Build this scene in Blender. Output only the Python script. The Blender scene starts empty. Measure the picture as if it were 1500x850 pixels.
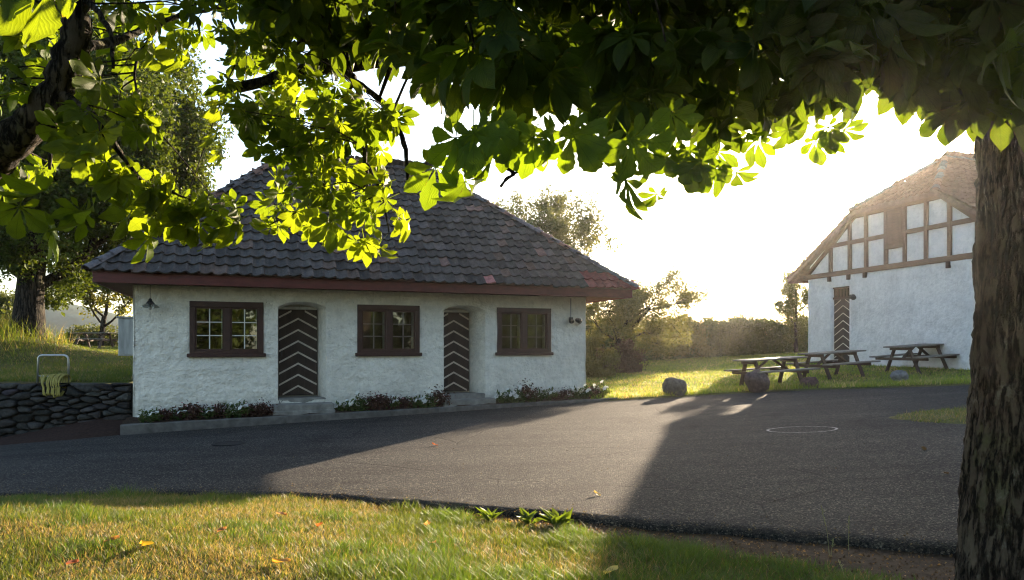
import bpy, math, random
import numpy as np
from mathutils import Vector, Matrix, noise as mnoise
R = math.radians
PI = math.pi
rng = np.random.default_rng(7)
random.seed(7)
SC = bpy.context.scene
COL = SC.collection
CAMZ, YH, F = 1.5, 506.0, 1000.0          # eye height, horizon row and focal length (in pixels of the photograph)

def P(px, py, Y):
    """a point of the place: the direction of a photo pixel at a chosen distance"""
    return np.array([(px - 750.0) / F * Y, Y, CAMZ + (YH - py) / F * Y])

SUN = np.array([.549, 1.0, .279]); SUN /= np.linalg.norm(SUN)

# ------------------------------------------------------------------ objects
def tag(o, label=None, cat=None, group=None, kind=None):
    if label: o['label'] = label
    if cat: o['category'] = cat
    if group: o['group'] = group
    if kind: o['kind'] = kind
    return o

def empty(name, loc=(0, 0, 0), rz=0.0, label=None, cat=None, group=None):
    o = bpy.data.objects.new(name, None)
    COL.objects.link(o)
    o.empty_display_size = .1
    o.location = loc
    o.rotation_euler = (0, 0, rz)
    return tag(o, label, cat, group)

def copy_tree(o, parent=None):
    c = o.copy(); COL.objects.link(c); c.parent = parent
    for ch in list(o.children):
        copy_tree(ch, c)
    return c

def mesh(name, V, Fc, mat, parent=None, cols=None, uv=None, smooth=False, origin=None):
    """fast mesh: V (n,3), Fc list of index tuples or an (m,k) array"""
    V = np.asarray(V, dtype=np.float64)
    if origin is not None:
        V = V - np.asarray(origin)
    me = bpy.data.meshes.new(name)
    if isinstance(Fc, np.ndarray):
        nl = np.full(len(Fc), Fc.shape[1]); flat = Fc.ravel()
    elif isinstance(Fc, tuple):
        flat, nl = Fc
    else:
        nl = np.array([len(f) for f in Fc]); flat = np.fromiter((i for f in Fc for i in f), dtype=np.int64)
    me.vertices.add(len(V)); me.vertices.foreach_set('co', V.astype(np.float32).ravel())
    me.loops.add(len(flat)); me.loops.foreach_set('vertex_index', np.asarray(flat, dtype=np.int32))
    st = np.concatenate([[0], np.cumsum(nl)[:-1]]).astype(np.int32)
    me.polygons.add(len(nl)); me.polygons.foreach_set('loop_start', st)
    me.polygons.foreach_set('use_smooth', np.full(len(nl), bool(smooth)))
    me.update(calc_edges=True)
    if cols is not None:
        a = me.color_attributes.new('Col', 'FLOAT_COLOR', 'POINT')
        c = np.ones((len(V), 4), dtype=np.float32); c[:, :3] = cols
        a.data.foreach_set('color', c.ravel())
    if uv is not None:
        l = me.uv_layers.new(name='UVMap')
        l.data.foreach_set('uv', np.asarray(uv, dtype=np.float32)[flat].ravel())
    me.materials.append(mat)
    o = bpy.data.objects.new(name, me); COL.objects.link(o)
    if parent is not None: o.parent = parent
    elif origin is not None: o.location = origin
    return o

class MB:
    """collects boxes, tubes and sheets, then becomes ONE mesh object"""
    def __init__(s): s.v = []; s.f = []; s.c = []; s.n = 0
    def add(s, V, Fc, col=None):
        V = np.asarray(V, dtype=float)
        s.v.append(V); s.f += [tuple(int(i) + s.n for i in f) for f in Fc]
        s.c.append(np.tile(np.array(col if col is not None else (1, 1, 1), dtype=float), (len(V), 1)))
        s.n += len(V); return s
    def box(s, x0, x1, y0, y1, z0, z1, M=None, col=None, b=0.0):
        if b > 0:
            V, Fc = bevel_box(x0, x1, y0, y1, z0, z1, b)
        else:
            V = np.array([(x, y, z) for z in (z0, z1) for y in (y0, y1) for x in (x0, x1)], dtype=float)
            Fc = [(0, 2, 3, 1), (4, 5, 7, 6), (0, 1, 5, 4), (2, 6, 7, 3), (0, 4, 6, 2), (1, 3, 7, 5)]
        if M is not None: V = V @ np.asarray(M[0]).T + np.asarray(M[1])
        return s.add(V, Fc, col)
    def beam(s, p, q, w, h, up=(0, 0, 1), b=0.0, col=None):
        p = np.array(p, float); q = np.array(q, float); d = q - p; L = np.linalg.norm(d); d /= L
        x = np.cross(d, up); x /= np.linalg.norm(x); u = np.cross(x, d)
        return s.box(-w / 2, w / 2, 0, L, -h / 2, h / 2, (np.stack([x, d, u], 1), p), col, b)
    def tube(s, pts, rad, n=8, cap=True, col=None):
        V, Fc = tube_geo(pts, rad, n, cap); return s.add(V, Fc, col)
    def grid(s, G, col=None):
        V, Fc = grid_geo(G); return s.add(V, Fc, col)
    def lathe(s, prof, n=16, at=(0, 0, 0), col=None):
        a = np.arange(n + 1) / n * 2 * PI
        G = np.array([[(r * math.cos(t), r * math.sin(t), z) for t in a] for r, z in prof]) + np.asarray(at)
        return s.grid(G, col)
    def build(s, name, mat, parent=None, smooth=False, origin=None, usecol=False):
        return mesh(name, np.concatenate(s.v), s.f, mat, parent, np.concatenate(s.c) if usecol else None, None, smooth, origin)

def bevel_box(x0, x1, y0, y1, z0, z1, b):
    V = []; 
    c = ((x0 + x1) / 2, (y0 + y1) / 2, (z0 + z1) / 2); h = ((x1 - x0) / 2, (y1 - y0) / 2, (z1 - z0) / 2)
    b = min(b, min(h) * .8); idx = {}
    for sx in (-1, 1):
        for sy in (-1, 1):
            for sz in (-1, 1):
                S = (sx, sy, sz)
                for ax in range(3):
                    idx[S + (ax,)] = len(V)
                    V.append([c[k] + S[k] * (h[k] - (0 if k == ax else b)) for k in range(3)])
    Fc = []
    for ax in range(3):
        o1, o2 = [k for k in range(3) if k != ax]
        for s in (-1, 1):
            q = []
            for a, bb in ((-1, -1), (1, -1), (1, 1), (-1, 1)):
                S = [0, 0, 0]; S[ax] = s; S[o1] = a; S[o2] = bb
                q.append(idx[tuple(S) + (ax,)])
            Fc.append(tuple(q))
    for ax in range(3):                       # the 12 chamfers run along ax
        o1, o2 = [k for k in range(3) if k != ax]
        for a in (-1, 1):
            for bb in (-1, 1):
                S0 = [0, 0, 0]; S0[ax] = -1; S0[o1] = a; S0[o2] = bb
                S1 = list(S0); S1[ax] = 1
                Fc.append((idx[tuple(S0) + (o1,)], idx[tuple(S1) + (o1,)], idx[tuple(S1) + (o2,)], idx[tuple(S0) + (o2,)]))
    for sx in (-1, 1):
        for sy in (-1, 1):
            for sz in (-1, 1):
                Fc.append(tuple(idx[(sx, sy, sz, k)] for k in range(3)))
    return np.array(V), Fc

def grid_geo(G):
    G = np.asarray(G, float); n, m = G.shape[:2]
    i = np.arange((n - 1) * (m - 1)); r = i // (m - 1); c = i % (m - 1); a = r * m + c
    return G.reshape(-1, 3), np.stack([a, a + 1, a + m + 1, a + m], 1)

def tube_geo(pts, rad, n=8, cap=True, wob=None):
    pts = np.asarray(pts, float); k = len(pts)
    rad = np.broadcast_to(np.asarray(rad, float), (k,))
    T = np.gradient(pts, axis=0); T /= np.linalg.norm(T, axis=1)[:, None] + 1e-9
    ref = np.array([0, 0, 1.]) if abs(T[0][2]) < .9 else np.array([1., 0, 0])
    X = np.cross(T[0], ref); X /= np.linalg.norm(X)
    V = []
    a = np.arange(n) / n * 2 * PI
    for i in range(k):
        X = X - T[i] * X.dot(T[i]); X /= np.linalg.norm(X) + 1e-9
        Yv = np.cross(T[i], X)
        rr = rad[i] if wob is None else rad[i] * wob[i]
        V.append(pts[i] + (np.cos(a) * rr)[:, None] * X + (np.sin(a) * rr)[:, None] * Yv)
    V = np.concatenate(V)
    Fc = [(i * n + j, i * n + (j + 1) % n, (i + 1) * n + (j + 1) % n, (i + 1) * n + j) for i in range(k - 1) for j in range(n)]
    if cap:
        Fc.append(tuple(range(n - 1, -1, -1))); Fc.append(tuple((k - 1) * n + j for j in range(n)))
    return V, Fc

def smooth_line(pts, n=24):
    pts = np.asarray(pts, float); k = len(pts)
    if k < 3: 
        t = np.linspace(0, 1, n)[:, None]; return pts[0] * (1 - t) + pts[-1] * t
    Q = np.concatenate([[2 * pts[0] - pts[1]], pts, [2 * pts[-1] - pts[-2]]])
    out = []
    for t in np.linspace(0, k - 1 - 1e-6, n):
        i = int(t); u = t - i; p0, p1, p2, p3 = Q[i:i + 4]
        out.append(.5 * (2 * p1 + (p2 - p0) * u + (2 * p0 - 5 * p1 + 4 * p2 - p3) * u * u + (3 * p1 - p0 - 3 * p2 + p3) * u ** 3))
    return np.array(out)

def scatter(name, T, M, pos, mat, parent=None, cols=None, origin=None, smooth=True):
    """many small real faces in one mesh: template T placed by matrices M (N,3,3) at pos (N,3)"""
    tv, tf, tuv = T; n = len(tv); N = len(pos)
    V = (np.einsum('kij,nj->kni', M, tv) + pos[:, None, :]).reshape(-1, 3)
    flat0 = np.array([i for f in tf for i in f]); nl0 = np.array([len(f) for f in tf])
    flat = (flat0[None, :] + (np.arange(N) * n)[:, None]).ravel(); nl = np.tile(nl0, N)
    c = None if cols is None else np.repeat(cols, n, axis=0)
    uv = None if tuv is None else np.tile(tuv, (N, 1))
    return mesh(name, V, (flat, nl), mat, parent, c, uv, smooth, origin)

def join_scatter(name, items, mat, parent=None, origin=None):
    """several templates into ONE mesh"""
    VV = []; FL = []; NL = []; CC = []; UV = []; off = 0
    for (T, M, pos, cols) in items:
        tv, tf, tuv = T; n = len(tv); N = len(pos)
        if N == 0: continue
        VV.append((np.einsum('kij,nj->kni', M, tv) + pos[:, None, :]).reshape(-1, 3))
        flat0 = np.array([i for f in tf for i in f]); nl0 = np.array([len(f) for f in tf])
        FL.append((flat0[None, :] + (np.arange(N) * n)[:, None]).ravel() + off); NL.append(np.tile(nl0, N))
        CC.append(np.repeat(cols, n, axis=0)); UV.append(np.tile(tuv, (N, 1))); off += n * N
    return mesh(name, np.concatenate(VV), (np.concatenate(FL), np.concatenate(NL)), mat, parent, np.concatenate(CC), np.concatenate(UV), True, origin)

def rand_frames(N, axis=None, spread=1.0, up=(0, 0, 1), roll=.5, scale=None):
    """columns x, y(axis), z(normal)"""
    a = rng.normal(size=(N, 3)) * spread
    if axis is not None: a = a + np.asarray(axis)
    a /= np.linalg.norm(a, axis=1)[:, None]
    u = np.asarray(up) + rng.normal(size=(N, 3)) * roll
    x = np.cross(a, u); x /= np.linalg.norm(x, axis=1)[:, None] + 1e-9
    z = np.cross(x, a)
    M = np.stack([x, a, z], 2)
    if scale is not None: M = M * np.asarray(scale).reshape(-1, 1, 1)
    return M

def vnoise(x, y, s=0):
    """value noise on the plane, 0..1"""
    x = np.asarray(x, float); y = np.asarray(y, float)
    xi = np.floor(x).astype(np.int64); yi = np.floor(y).astype(np.int64); fx = x - xi; fy = y - yi
    fx = fx * fx * (3 - 2 * fx); fy = fy * fy * (3 - 2 * fy)
    def h(a, b):
        n = (a * 374761393 + b * 668265263 + s * 982451653) & 0x7fffffff
        n = ((n ^ (n >> 13)) * 1274126177) & 0x7fffffff
        return ((n ^ (n >> 16)) & 0xffff) / 65535.0
    return (h(xi, yi) * (1 - fx) + h(xi + 1, yi) * fx) * (1 - fy) + (h(xi, yi + 1) * (1 - fx) + h(xi + 1, yi + 1) * fx) * fy

# ------------------------------------------------------------------ materials
class NT:
    def __init__(s, name):
        s.m = bpy.data.materials.new(name); s.m.use_nodes = True
        s.t = s.m.node_tree; s.n = s.t.nodes; s.l = s.t.links
        s.n.clear(); s.out = s.n.new('ShaderNodeOutputMaterial')
    def __call__(s, typ, inp=None, **kw):
        n = s.n.new('ShaderNode' + typ)
        for k, v in kw.items(): setattr(n, k, v)
        for k, v in (inp or {}).items(): s.set(n, k, v)
        return n
    def set(s, n, k, v):
        sk = n.inputs[k]
        if isinstance(v, bpy.types.NodeSocket): s.l.new(v, sk)
        elif isinstance(v, bpy.types.Node): s.l.new(v.outputs[0], sk)
        elif isinstance(v, (tuple, list)) and len(v) == 3 and sk.type == 'RGBA': sk.default_value = tuple(v) + (1,)
        else: sk.default_value = v
    def coord(s, kind='Object', scale=(1, 1, 1)):
        tc = s('TexCoord'); mp = s('Mapping', {'Vector': tc.outputs[kind], 'Scale': scale}); return mp.outputs[0]
    def noise(s, vec, scale, detail=4, rough=.55):
        return s('TexNoise', {'Vector': vec, 'Scale': scale, 'Detail': detail, 'Roughness': rough}).outputs['Fac']
    def ramp(s, fac, stops):
        r = s('ValToRGB', {'Fac': fac}); cr = r.color_ramp
        while len(cr.elements) < len(stops): cr.elements.new(.5)
        for e, (p, c) in zip(cr.elements, stops):
            e.position = p; e.color = tuple(c) + (1,) if len(c) == 3 else c
        return r.outputs[0]
    def mix(s, fac, a, b, mode='MIX'):
        n = s('Mix', data_type='RGBA', blend_type=mode)
        for k, v in ((0, fac), (6, a), (7, b)):
            if isinstance(v, bpy.types.NodeSocket): s.l.new(v, n.inputs[k])
            elif isinstance(v, (tuple, list)): n.inputs[k].default_value = tuple(v) + (1,)
            else: n.inputs[k].default_value = v
        return n.outputs[2]
    def math(s, op, a, b=0.0):
        n = s('Math', operation=op); s.set(n, 0, a); s.set(n, 1, b); return n.outputs[0]
    def bump(s, h, strength=.5, dist=.02, normal=None):
        n = s('Bump', {'Height': h, 'Strength': strength, 'Distance': dist})
        if normal is not None: s.l.new(normal, n.inputs['Normal'])
        return n.outputs[0]
    def attr(s): return s('Attribute', attribute_name='Col').outputs['Color']
    def bsdf(s, color, rough=.6, spec=.5, normal=None, **kw):
        d = {'Base Color': color, 'Roughness': rough, 'Specular IOR Level': spec}; d.update(kw)
        n = s('BsdfPrincipled', d)
        if normal is not None: s.l.new(normal, n.inputs['Normal'])
        s.l.new(n.outputs[0], s.out.inputs['Surface']); return n

def simple(name, col, rough=.6, spec=.4, var=.25, scale=8, bump=.2, bscale=40, dist=.01, metal=0.0, stretch=(1, 1, 1)):
    t = NT(name); c = t.coord('Object', stretch)
    n = t.noise(c, scale, 5); d = tuple(x * (1 - var) for x in col); l = tuple(min(1, x * (1 + var)) for x in col)
    b = t.bump(t.noise(c, bscale, 4), bump, dist)
    t.bsdf(t.ramp(n, [(.3, d), (.7, l)]), rough, spec, b, Metallic=metal)
    return t.m

def leafmat(name, trans=.45, tcol=(1.9, 1.5, .35), rough=.45, veins=False, spec=.35):
    t = NT(name); a = t.attr(); colr = a; nrm = None
    if veins:
        uv = t('UVMap').outputs[0]; sp = t('SeparateXYZ', {'Vector': uv})
        au = t.math('ABSOLUTE', sp.outputs[0])
        ph = t.math('SUBTRACT', t.math('MULTIPLY', sp.outputs[1], 13.0), t.math('MULTIPLY', au, 5.0))
        w = t.math('ABSOLUTE', t.math('SUBTRACT', t.math('FRACT', ph), .5))            # .5 on the vein
        v = t.math('GREATER_THAN', w, .43)
        mid = t.math('LESS_THAN', au, .05)
        vein = t.math('MAXIMUM', v, mid)
        colr = t.mix(t.math('MULTIPLY', vein, .45), a, t.mix(1.0, a, (.45, .5, .5), 'MULTIPLY'))
        blot = t.noise(t.coord('Object'), 14, 3)
        colr = t.mix(1.0, colr, t.ramp(blot, [(.3, (.8, .8, .8)), (.7, (1.15, 1.12, 1.0))]), 'MULTIPLY')
        ed = t.math('ADD', au, t.math('MULTIPLY', t.noise(t.coord('Object'), 19, 4, .7), .9)); em = t.ramp(ed, [(1.40 / 2, (0, 0, 0)), (1.52 / 2, (1, 1, 1))]) if False else t.math('GREATER_THAN', ed, 1.50)
        colr = t.mix(t.math('MULTIPLY', em, .7), colr, (.07, .045, .012))
        nrm = t.bump(t.math('SUBTRACT', w, t.math('MULTIPLY', mid, .4)), .4, .004)
    p = t('BsdfPrincipled', {'Base Color': colr, 'Roughness': rough, 'Specular IOR Level': spec})
    tr = t('BsdfTranslucent', {'Color': t.mix(1.0, colr, tcol, 'MULTIPLY')})
    if nrm is not None:
        t.l.new(nrm, p.inputs['Normal']); t.l.new(nrm, tr.inputs['Normal'])
    ms = t('MixShader', {0: trans, 1: p.outputs[0], 2: tr.outputs[0]})
    t.l.new(ms.outputs[0], t.out.inputs['Surface'])
    return t.m

def m_plaster(name, base=(.83, .795, .715), dirt=(.42, .42, .40), bstr=.9, sc=1.0):
    t = NT(name); c = t.coord('Object')
    big = t.noise(c, 1.3 * sc, 6, .6); fine = t.noise(c, 14 * sc, 6, .65)
    lump = t.noise(c, 5.5 * sc, 5, .55)
    col = t.ramp(big, [(.28, tuple(x * .80 for x in base)), (.58, base)])
    col = t.mix(1.0, col, t.ramp(t.noise(c, 6.5 * sc, 7, .68), [(.34, (.84, .845, .85)), (.56, (1, 1, 1))]), 'MULTIPLY')
    st = t.ramp(t.noise(t.coord('Object', (1.6, 1.6, 1.0)), 7 * sc, 8, .7), [(.58, (0, 0, 0)), (.74, (1, 1, 1))])
    col = t.mix(t.math('MULTIPLY', st, .6), col, dirt)
    pits = t('TexVoronoi', {'Vector': c, 'Scale': 9 * sc, 'Randomness': 1.0}).outputs['Distance']
    pm = t.ramp(pits, [(.02, (1, 1, 1)), (.11, (0, 0, 0))])
    pm = t.mix(1.0, pm, t.ramp(t.noise(c, 2.4, 2), [(.52, (0, 0, 0)), (.6, (1, 1, 1))]), 'MULTIPLY')
    col = t.mix(t.math('MULTIPLY', pm, .6), col, (.22, .22, .21))
    dr = t.mix(1.0, t.ramp(t.noise(t.coord('Object', (5, 5, .35)), 3.0, 5, .6), [(.56, (0, 0, 0)), (.70, (1, 1, 1))]), t.ramp(t.noise(c, .9, 3), [(.42, (0, 0, 0)), (.60, (1, 1, 1))]), 'MULTIPLY')
    col = t.mix(t.math('MULTIPLY', dr, .30), col, (.36, .34, .29))
    # damp, worn foot of the wall: splash marks close to the ground
    sep = t('SeparateXYZ', {'Vector': t.coord('Object')})
    ft = t.math('ADD', sep.outputs[2], t.math('MULTIPLY', t.math('SUBTRACT', fine, .5), .9))
    fm = t.ramp(ft, [(.05, (.6, .6, .6)), (.55, (0, 0, 0))])
    col = t.mix(fm, col, (.36, .37, .33))
    h = t.math('ADD', t.math('MULTIPLY', lump, 1.0), t.math('MULTIPLY', fine, .45))
    h = t.math('SUBTRACT', h, t.math('MULTIPLY', pm, .5))
    t.bsdf(col, .9, .15, t.bump(h, bstr, .12))
    return t.m

def m_tile(name):
    t = NT(name); a = t.attr(); c = t.coord('Object')
    n = t.noise(c, 9, 8, .7); f = t.noise(c, 60, 4, .6)
    col = t.mix(1.0, a, t.ramp(n, [(.3, (.55, .55, .55)), (.65, (1.25, 1.25, 1.25))]), 'MULTIPLY')
    li = t.ramp(t.noise(c, 22, 6, .7), [(.60, (0, 0, 0)), (.70, (1, 1, 1))])
    col = t.mix(t.math('MULTIPLY', li, .5), col, (.23, .245, .235))
    mo = t.ramp(t.noise(c, 3.1, 5, .7), [(.60, (0, 0, 0)), (.72, (1, 1, 1))])
    col = t.mix(t.math('MULTIPLY', mo, .6), col, (.035, .035, .022))
    t.bsdf(col, .9, .15, t.bump(t.math('ADD', f, n), .7, .015))
    return t.m

def m_asphalt(name):
    t = NT(name); c = t.coord('Object')
    g = t('TexVoronoi', {'Vector': c, 'Scale': 85.0}).outputs['Distance']; cell = t('TexVoronoi', {'Vector': c, 'Scale': 85.0}).outputs['Color']
    sepc = t('SeparateColor', {'Color': cell})
    stone = t.ramp(sepc.outputs[0], [(0, (.013, .0145, .017)), (.5, (.034, .035, .038)), (.85, (.066, .064, .062)), (1, (.19, .175, .155))])
    big = t.noise(c, .5, 5, .6); mid = t.noise(c, 3.0, 5, .6)
    col = t.mix(1.0, stone, t.ramp(big, [(.3, (.78, .78, .78)), (.7, (1.2, 1.18, 1.14))]), 'MULTIPLY')
    # long faint bands worn by the wheels
    lanes = t.noise(t.coord('Object', (.18, 1.6, 1)), 1.4, 4, .5)
    col = t.mix(1.0, col, t.ramp(lanes, [(.35, (.86, .86, .86)), (.6, (1.1, 1.1, 1.08))]), 'MULTIPLY')
    grit = t.ramp(t.noise(c, 160, 2, .7), [(.35, (.6, .6, .6)), (.65, (1.35, 1.33, 1.28))])
    col = t.mix(1.0, col, grit, 'MULTIPLY')
    stain = t.ramp(t.noise(c, 1.1, 7, .7), [(.56, (1, 1, 1)), (.68, (.62, .62, .63))])
    col = t.mix(1.0, col, stain, 'MULTIPLY')
    wv = t.mix(.10, c, t('TexNoise', {'Vector': c, 'Scale': 1.3, 'Detail': 5}).outputs['Color'])
    ck = t('TexVoronoi', {'Vector': wv, 'Scale': .42}, feature='DISTANCE_TO_EDGE').outputs['Distance']
    cm = t.mix(1.0, t.ramp(ck, [(.002, (1, 1, 1)), (.006, (0, 0, 0))]), t.ramp(t.noise(c, .6, 3), [(.46, (0, 0, 0)), (.54, (1, 1, 1))]), 'MULTIPLY')
    col = t.mix(t.math('MULTIPLY', cm, .4), col, (.008, .008, .008))
    h = t.math('SUBTRACT', t.math('ADD', t.math('MULTIPLY', g, -1.0), t.math('MULTIPLY', mid, .6)), cm)
    t.bsdf(col, .9, .08, t.bump(h, .9, .014))
    return t.m

def m_soil(name):
    t = NT(name); a = t.attr(); c = t.coord('Object')
    n = t.noise(c, 14, 8, .7); n2 = t.noise(c, 90, 4, .7)
    col = t.mix(1.0, a, t.ramp(n, [(.3, (.55, .55, .55)), (.7, (1.4, 1.4, 1.4))]), 'MULTIPLY')
    t.bsdf(col, .95, .1, t.bump(t.math('ADD', n, n2), .8, .03))
    return t.m

def m_bark(name, base=(.075, .06, .045), lich=(.16, .165, .14), sc=1.0, moss=(.06, .075, .02)):
    t = NT(name)
    w1 = t.noise(t.coord('Object', (1, 1, .16)), 16 * sc, 5, .6); w2 = t.noise(t.coord('Object', (1, 1, .30)), 38 * sc, 5, .65)
    rd = t.math('ABSOLUTE', t.math('SUBTRACT', w1, .5))
    crack = t.ramp(t.math('ADD', t.math('MULTIPLY', rd, 3.0), t.math('MULTIPLY', t.math('SUBTRACT', w2, .5), .9)), [(.02, (.07, .065, .06)), (.26, (1, 1, 1))])
    n = t.noise(t.coord('Object', (1, 1, .5)), 7 * sc, 8, .7)
    col = t.ramp(n, [(.3, tuple(x * .6 for x in base)), (.55, base), (.75, tuple(x * 1.7 for x in base))])
    li = t.ramp(t.noise(t.coord('Object'), 5 * sc, 8, .75), [(.57, (0, 0, 0)), (.66, (1, 1, 1))])
    col = t.mix(t.math('MULTIPLY', li, .65), col, lich)
    mo = t.ramp(t.noise(t.coord('Object'), 2.2 * sc, 6, .7), [(.52, (0, 0, 0)), (.68, (1, 1, 1))])
    col = t.mix(t.math('MULTIPLY', mo, .5), col, moss)
    col = t.mix(1.0, col, crack, 'MULTIPLY')
    h = t.math('ADD', t.math('MULTIPLY', crack, .8), n)
    t.bsdf(col, .9, .15, t.bump(h, 1.0, .035))
    return t.m

def m_wood(name, col=(.11, .075, .05), rough=.7, board=0.0):
    t = NT(name); c = t.coord('Object', (1, 1, 1))
    n = t.noise(t.coord('Object', (2.0, 18, 18)), 3, 6, .6)
    n2 = t.noise(c, 3, 4)
    k = t.ramp(n, [(.3, tuple(x * .6 for x in col)), (.7, tuple(x * 1.35 for x in col))])
    k = t.mix(1.0, k, t.ramp(n2, [(.3, (.8, .8, .8)), (.7, (1.2, 1.2, 1.2))]), 'MULTIPLY')
    t.bsdf(k, rough, .3, t.bump(n, .35, .006))
    return t.m

def m_glass(name):
    t = NT(name)
    fr = t('Fresnel', {'IOR': 1.52}); gl = t('BsdfGlossy', {'Roughness': .02, 'Color': (1, 1, 1)})
    tr = t('BsdfTransparent', {'Color': (.8, .85, .83)})
    f2 = t.math('ADD', t.math('MULTIPLY', fr.outputs[0], 1.6), .02)
    ms = t('MixShader', {0: f2, 1: tr.outputs[0], 2: gl.outputs[0]})
    t.l.new(ms.outputs[0], t.out.inputs['Surface'])
    return t.m

M_PLASTER = m_plaster('lime_plaster')
M_BARNPL = m_plaster('barn_limewash', (.74, .735, .71), (.5, .5, .48), .5, 1.3)
M_TILE = m_tile('clay_pantile')
M_RIDGE = m_tile('ridge_tile')
M_FASCIA = simple('red_brown_paint', (.095, .018, .014), .5, .4, .3, 5, .2, 30, stretch=(1, 1, 3))
M_FRAME = simple('brown_frame_paint', (.038, .014, .012), .45, .45, .25, 7, .15, 40)
M_DOORB = simple('brown_door_boards', (.040, .027, .023), .6, .35, .35, 6, .2, 40, stretch=(1, 1, .5))
M_STRIP = simple('cream_door_strip', (.56, .51, .45), .6, .3, .2, 12, .1, 50)
M_SASH = simple('pale_sash_paint', (.55, .55, .53), .5, .4, .15, 8, .1, 40)
M_MUNT = simple('grey_glazing_bar', (.13, .12, .115), .5, .4, .2, 8, .1, 40)
M_GLASS = m_glass('window_glass')
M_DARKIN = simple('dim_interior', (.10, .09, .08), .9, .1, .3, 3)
M_SOFFIT = simple('soffit_boards', (.11, .05, .04), .7, .2, .3, 6)
M_CONC = simple('worn_concrete', (.20, .195, .18), .9, .15, .35, 5, .6, 45, .02)
M_KERB = simple('kerb_stone', (.105, .10, .095), .9, .15, .35, 6, .6, 40, .02)
M_STEEL = simple('galvanised_steel', (.42, .43, .44), .35, .5, .2, 9, .1, 60, metal=.9)
M_BLACK = simple('black_enamel', (.018, .018, .019), .4, .5, .2)
M_HOSE = simple('yellow_hose', (.30, .26, .06), .5, .4, .2)
M_CABINET = simple('grey_weathered_boards', (.36, .37, .37), .7, .25, .3, 4, .3, 20, stretch=(3, 3, .4))
M_TABLE = m_wood('stained_picnic_wood', (.085, .055, .04))
M_TABLEG = m_wood('weathered_picnic_wood', (.16, .14, .12))
M_TIMBER = m_wood('barn_timber', (.12, .07, .045))
M_BARNROOF = simple('old_roof_tiles', (.13, .085, .07), .85, .2, .4, 6, .8, 18, .05)
M_ASPH = m_asphalt('asphalt')
M_SOIL = m_soil('soil_and_turf')
M_BARK = m_bark('chestnut_bark')
M_BARK2 = m_bark('dark_bark', (.045, .036, .028), (.09, .09, .08), .6)
M_STONE = None
M_LEAF = leafmat('chestnut_leaf', .55, (2.9, 2.5, .5), .5, True, .18)
M_LEAF2 = leafmat('broad_leaf', .36, (2.2, 1.7, .4), .55, False, .12)
M_LEAFG = leafmat('grey_green_leaf', .4, (1.8, 1.5, .6), .55)
M_GRASS = leafmat('grass_blade', .5, (1.7, 1.45, .5), .5)
M_PETAL = leafmat('white_petal', .35, (1, 1, 1), .6)
M_PAINT = simple('white_road_paint', (.26, .26, .26), .85, .15, .75, 22, .3, 60)
M_IRON = simple('cast_iron', (.014, .014, .015), .75, .15, .4, 20, .5, 30)
M_HILL = simple('wooded_hill', (.06, .085, .06), .95, .05, .4, .05, .3, .3, 2)

def m_stone(name):
    t = NT(name); a = t.attr(); c = t.coord('Object')
    n = t.noise(c, 11, 8, .7); n2 = t.noise(c, 50, 4, .6)
    col = t.mix(1.0, a, t.ramp(n, [(.3, (.5, .5, .5)), (.7, (1.45, 1.45, 1.45))]), 'MULTIPLY')
    li = t.ramp(t.noise(c, 17, 6, .75), [(.6, (0, 0, 0)), (.68, (1, 1, 1))])
    col = t.mix(t.math('MULTIPLY', li, .5), col, (.17, .175, .155))
    t.bsdf(col, .95, .1, t.bump(t.math('ADD', n, n2), 1.0, .04))
    return t.m
M_STONE = m_stone('field_stone')

# ------------------------------------------------------------------ the lie of the land
def road_z(X, Y):
    X = np.asarray(X, float); Y = np.asarray(Y, float)
    return (-.097 + .033 * X + .0058 * Y + .0014 * np.maximum(0, X - 1) ** 2 * np.clip(Y / 12, 0, 1)
            - .012 * np.minimum(np.maximum(0, -X - 7), 8) ** 2)
FE = np.array([(-40, 11.5), (-10, 8.7), (-6, 8.0), (-3.46, 7.7), (-2.3, 7.4), (-1.34, 7.05), (-.33, 6.57), (.61, 6.13), (1.43, 5.72), (2.37, 5.27), (3.17, 4.88), (6, 3.6), (12, 1), (40, -6)])
BE = np.array([(-40, 15), (-8.2, 14.15), (-7.9, 13.55), (2.3, 17.45), (3.2, 17.55), (4.4, 17.75), (6.4, 18.1), (8.0, 17.9), (11.2, 16.9), (16, 15.5), (40, 9)])
def front_edge(X): return np.interp(X, FE[:, 0], FE[:, 1]) + .10 * (vnoise(np.asarray(X) * 2.3, 0 * np.asarray(X), 3) - .5) + .06 * (vnoise(np.asarray(X) * 11, 0 * np.asarray(X), 4) - .5)
def back_edge(X): return np.interp(X, BE[:, 0], BE[:, 1])
def near_z(X, Y):
    d = front_edge(X) - Y
    sl_ = np.interp(X, [-3.5, -.5, 2.2], [.17, .085, .02])
    return road_z(X, Y) - .05 + sl_ * np.clip(d, 0, 3.0) + .03 * (vnoise(X * .9, Y * .9, 5) - .5) * np.clip(d * 3, 0, 1)
def lawn_z(X, Y):
    d = np.maximum(0, Y - back_edge(X))
    return road_z(X, np.minimum(Y, 26)) + np.where(d > 0, .03, -.06) + .028 * np.minimum(d, 22) + .03 * (vnoise(X * .7, Y * .7, 6) - .5) * np.clip(d * 2, 0, 1)
def terr_z(X, Y):
    z = .70 + .034 * np.clip(Y - 14.6, 0, 22) + .05 * (vnoise(X * .5, Y * .5, 8) - .5)
    z = z + .85 * np.exp(-(((X + 16.6) / 3.0) ** 2 + ((Y - 21.5) / 2.6) ** 2)) + .3 * np.exp(-(((X + 20) / 5.0) ** 2 + ((Y - 22) / 4) ** 2))
    return z

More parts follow.
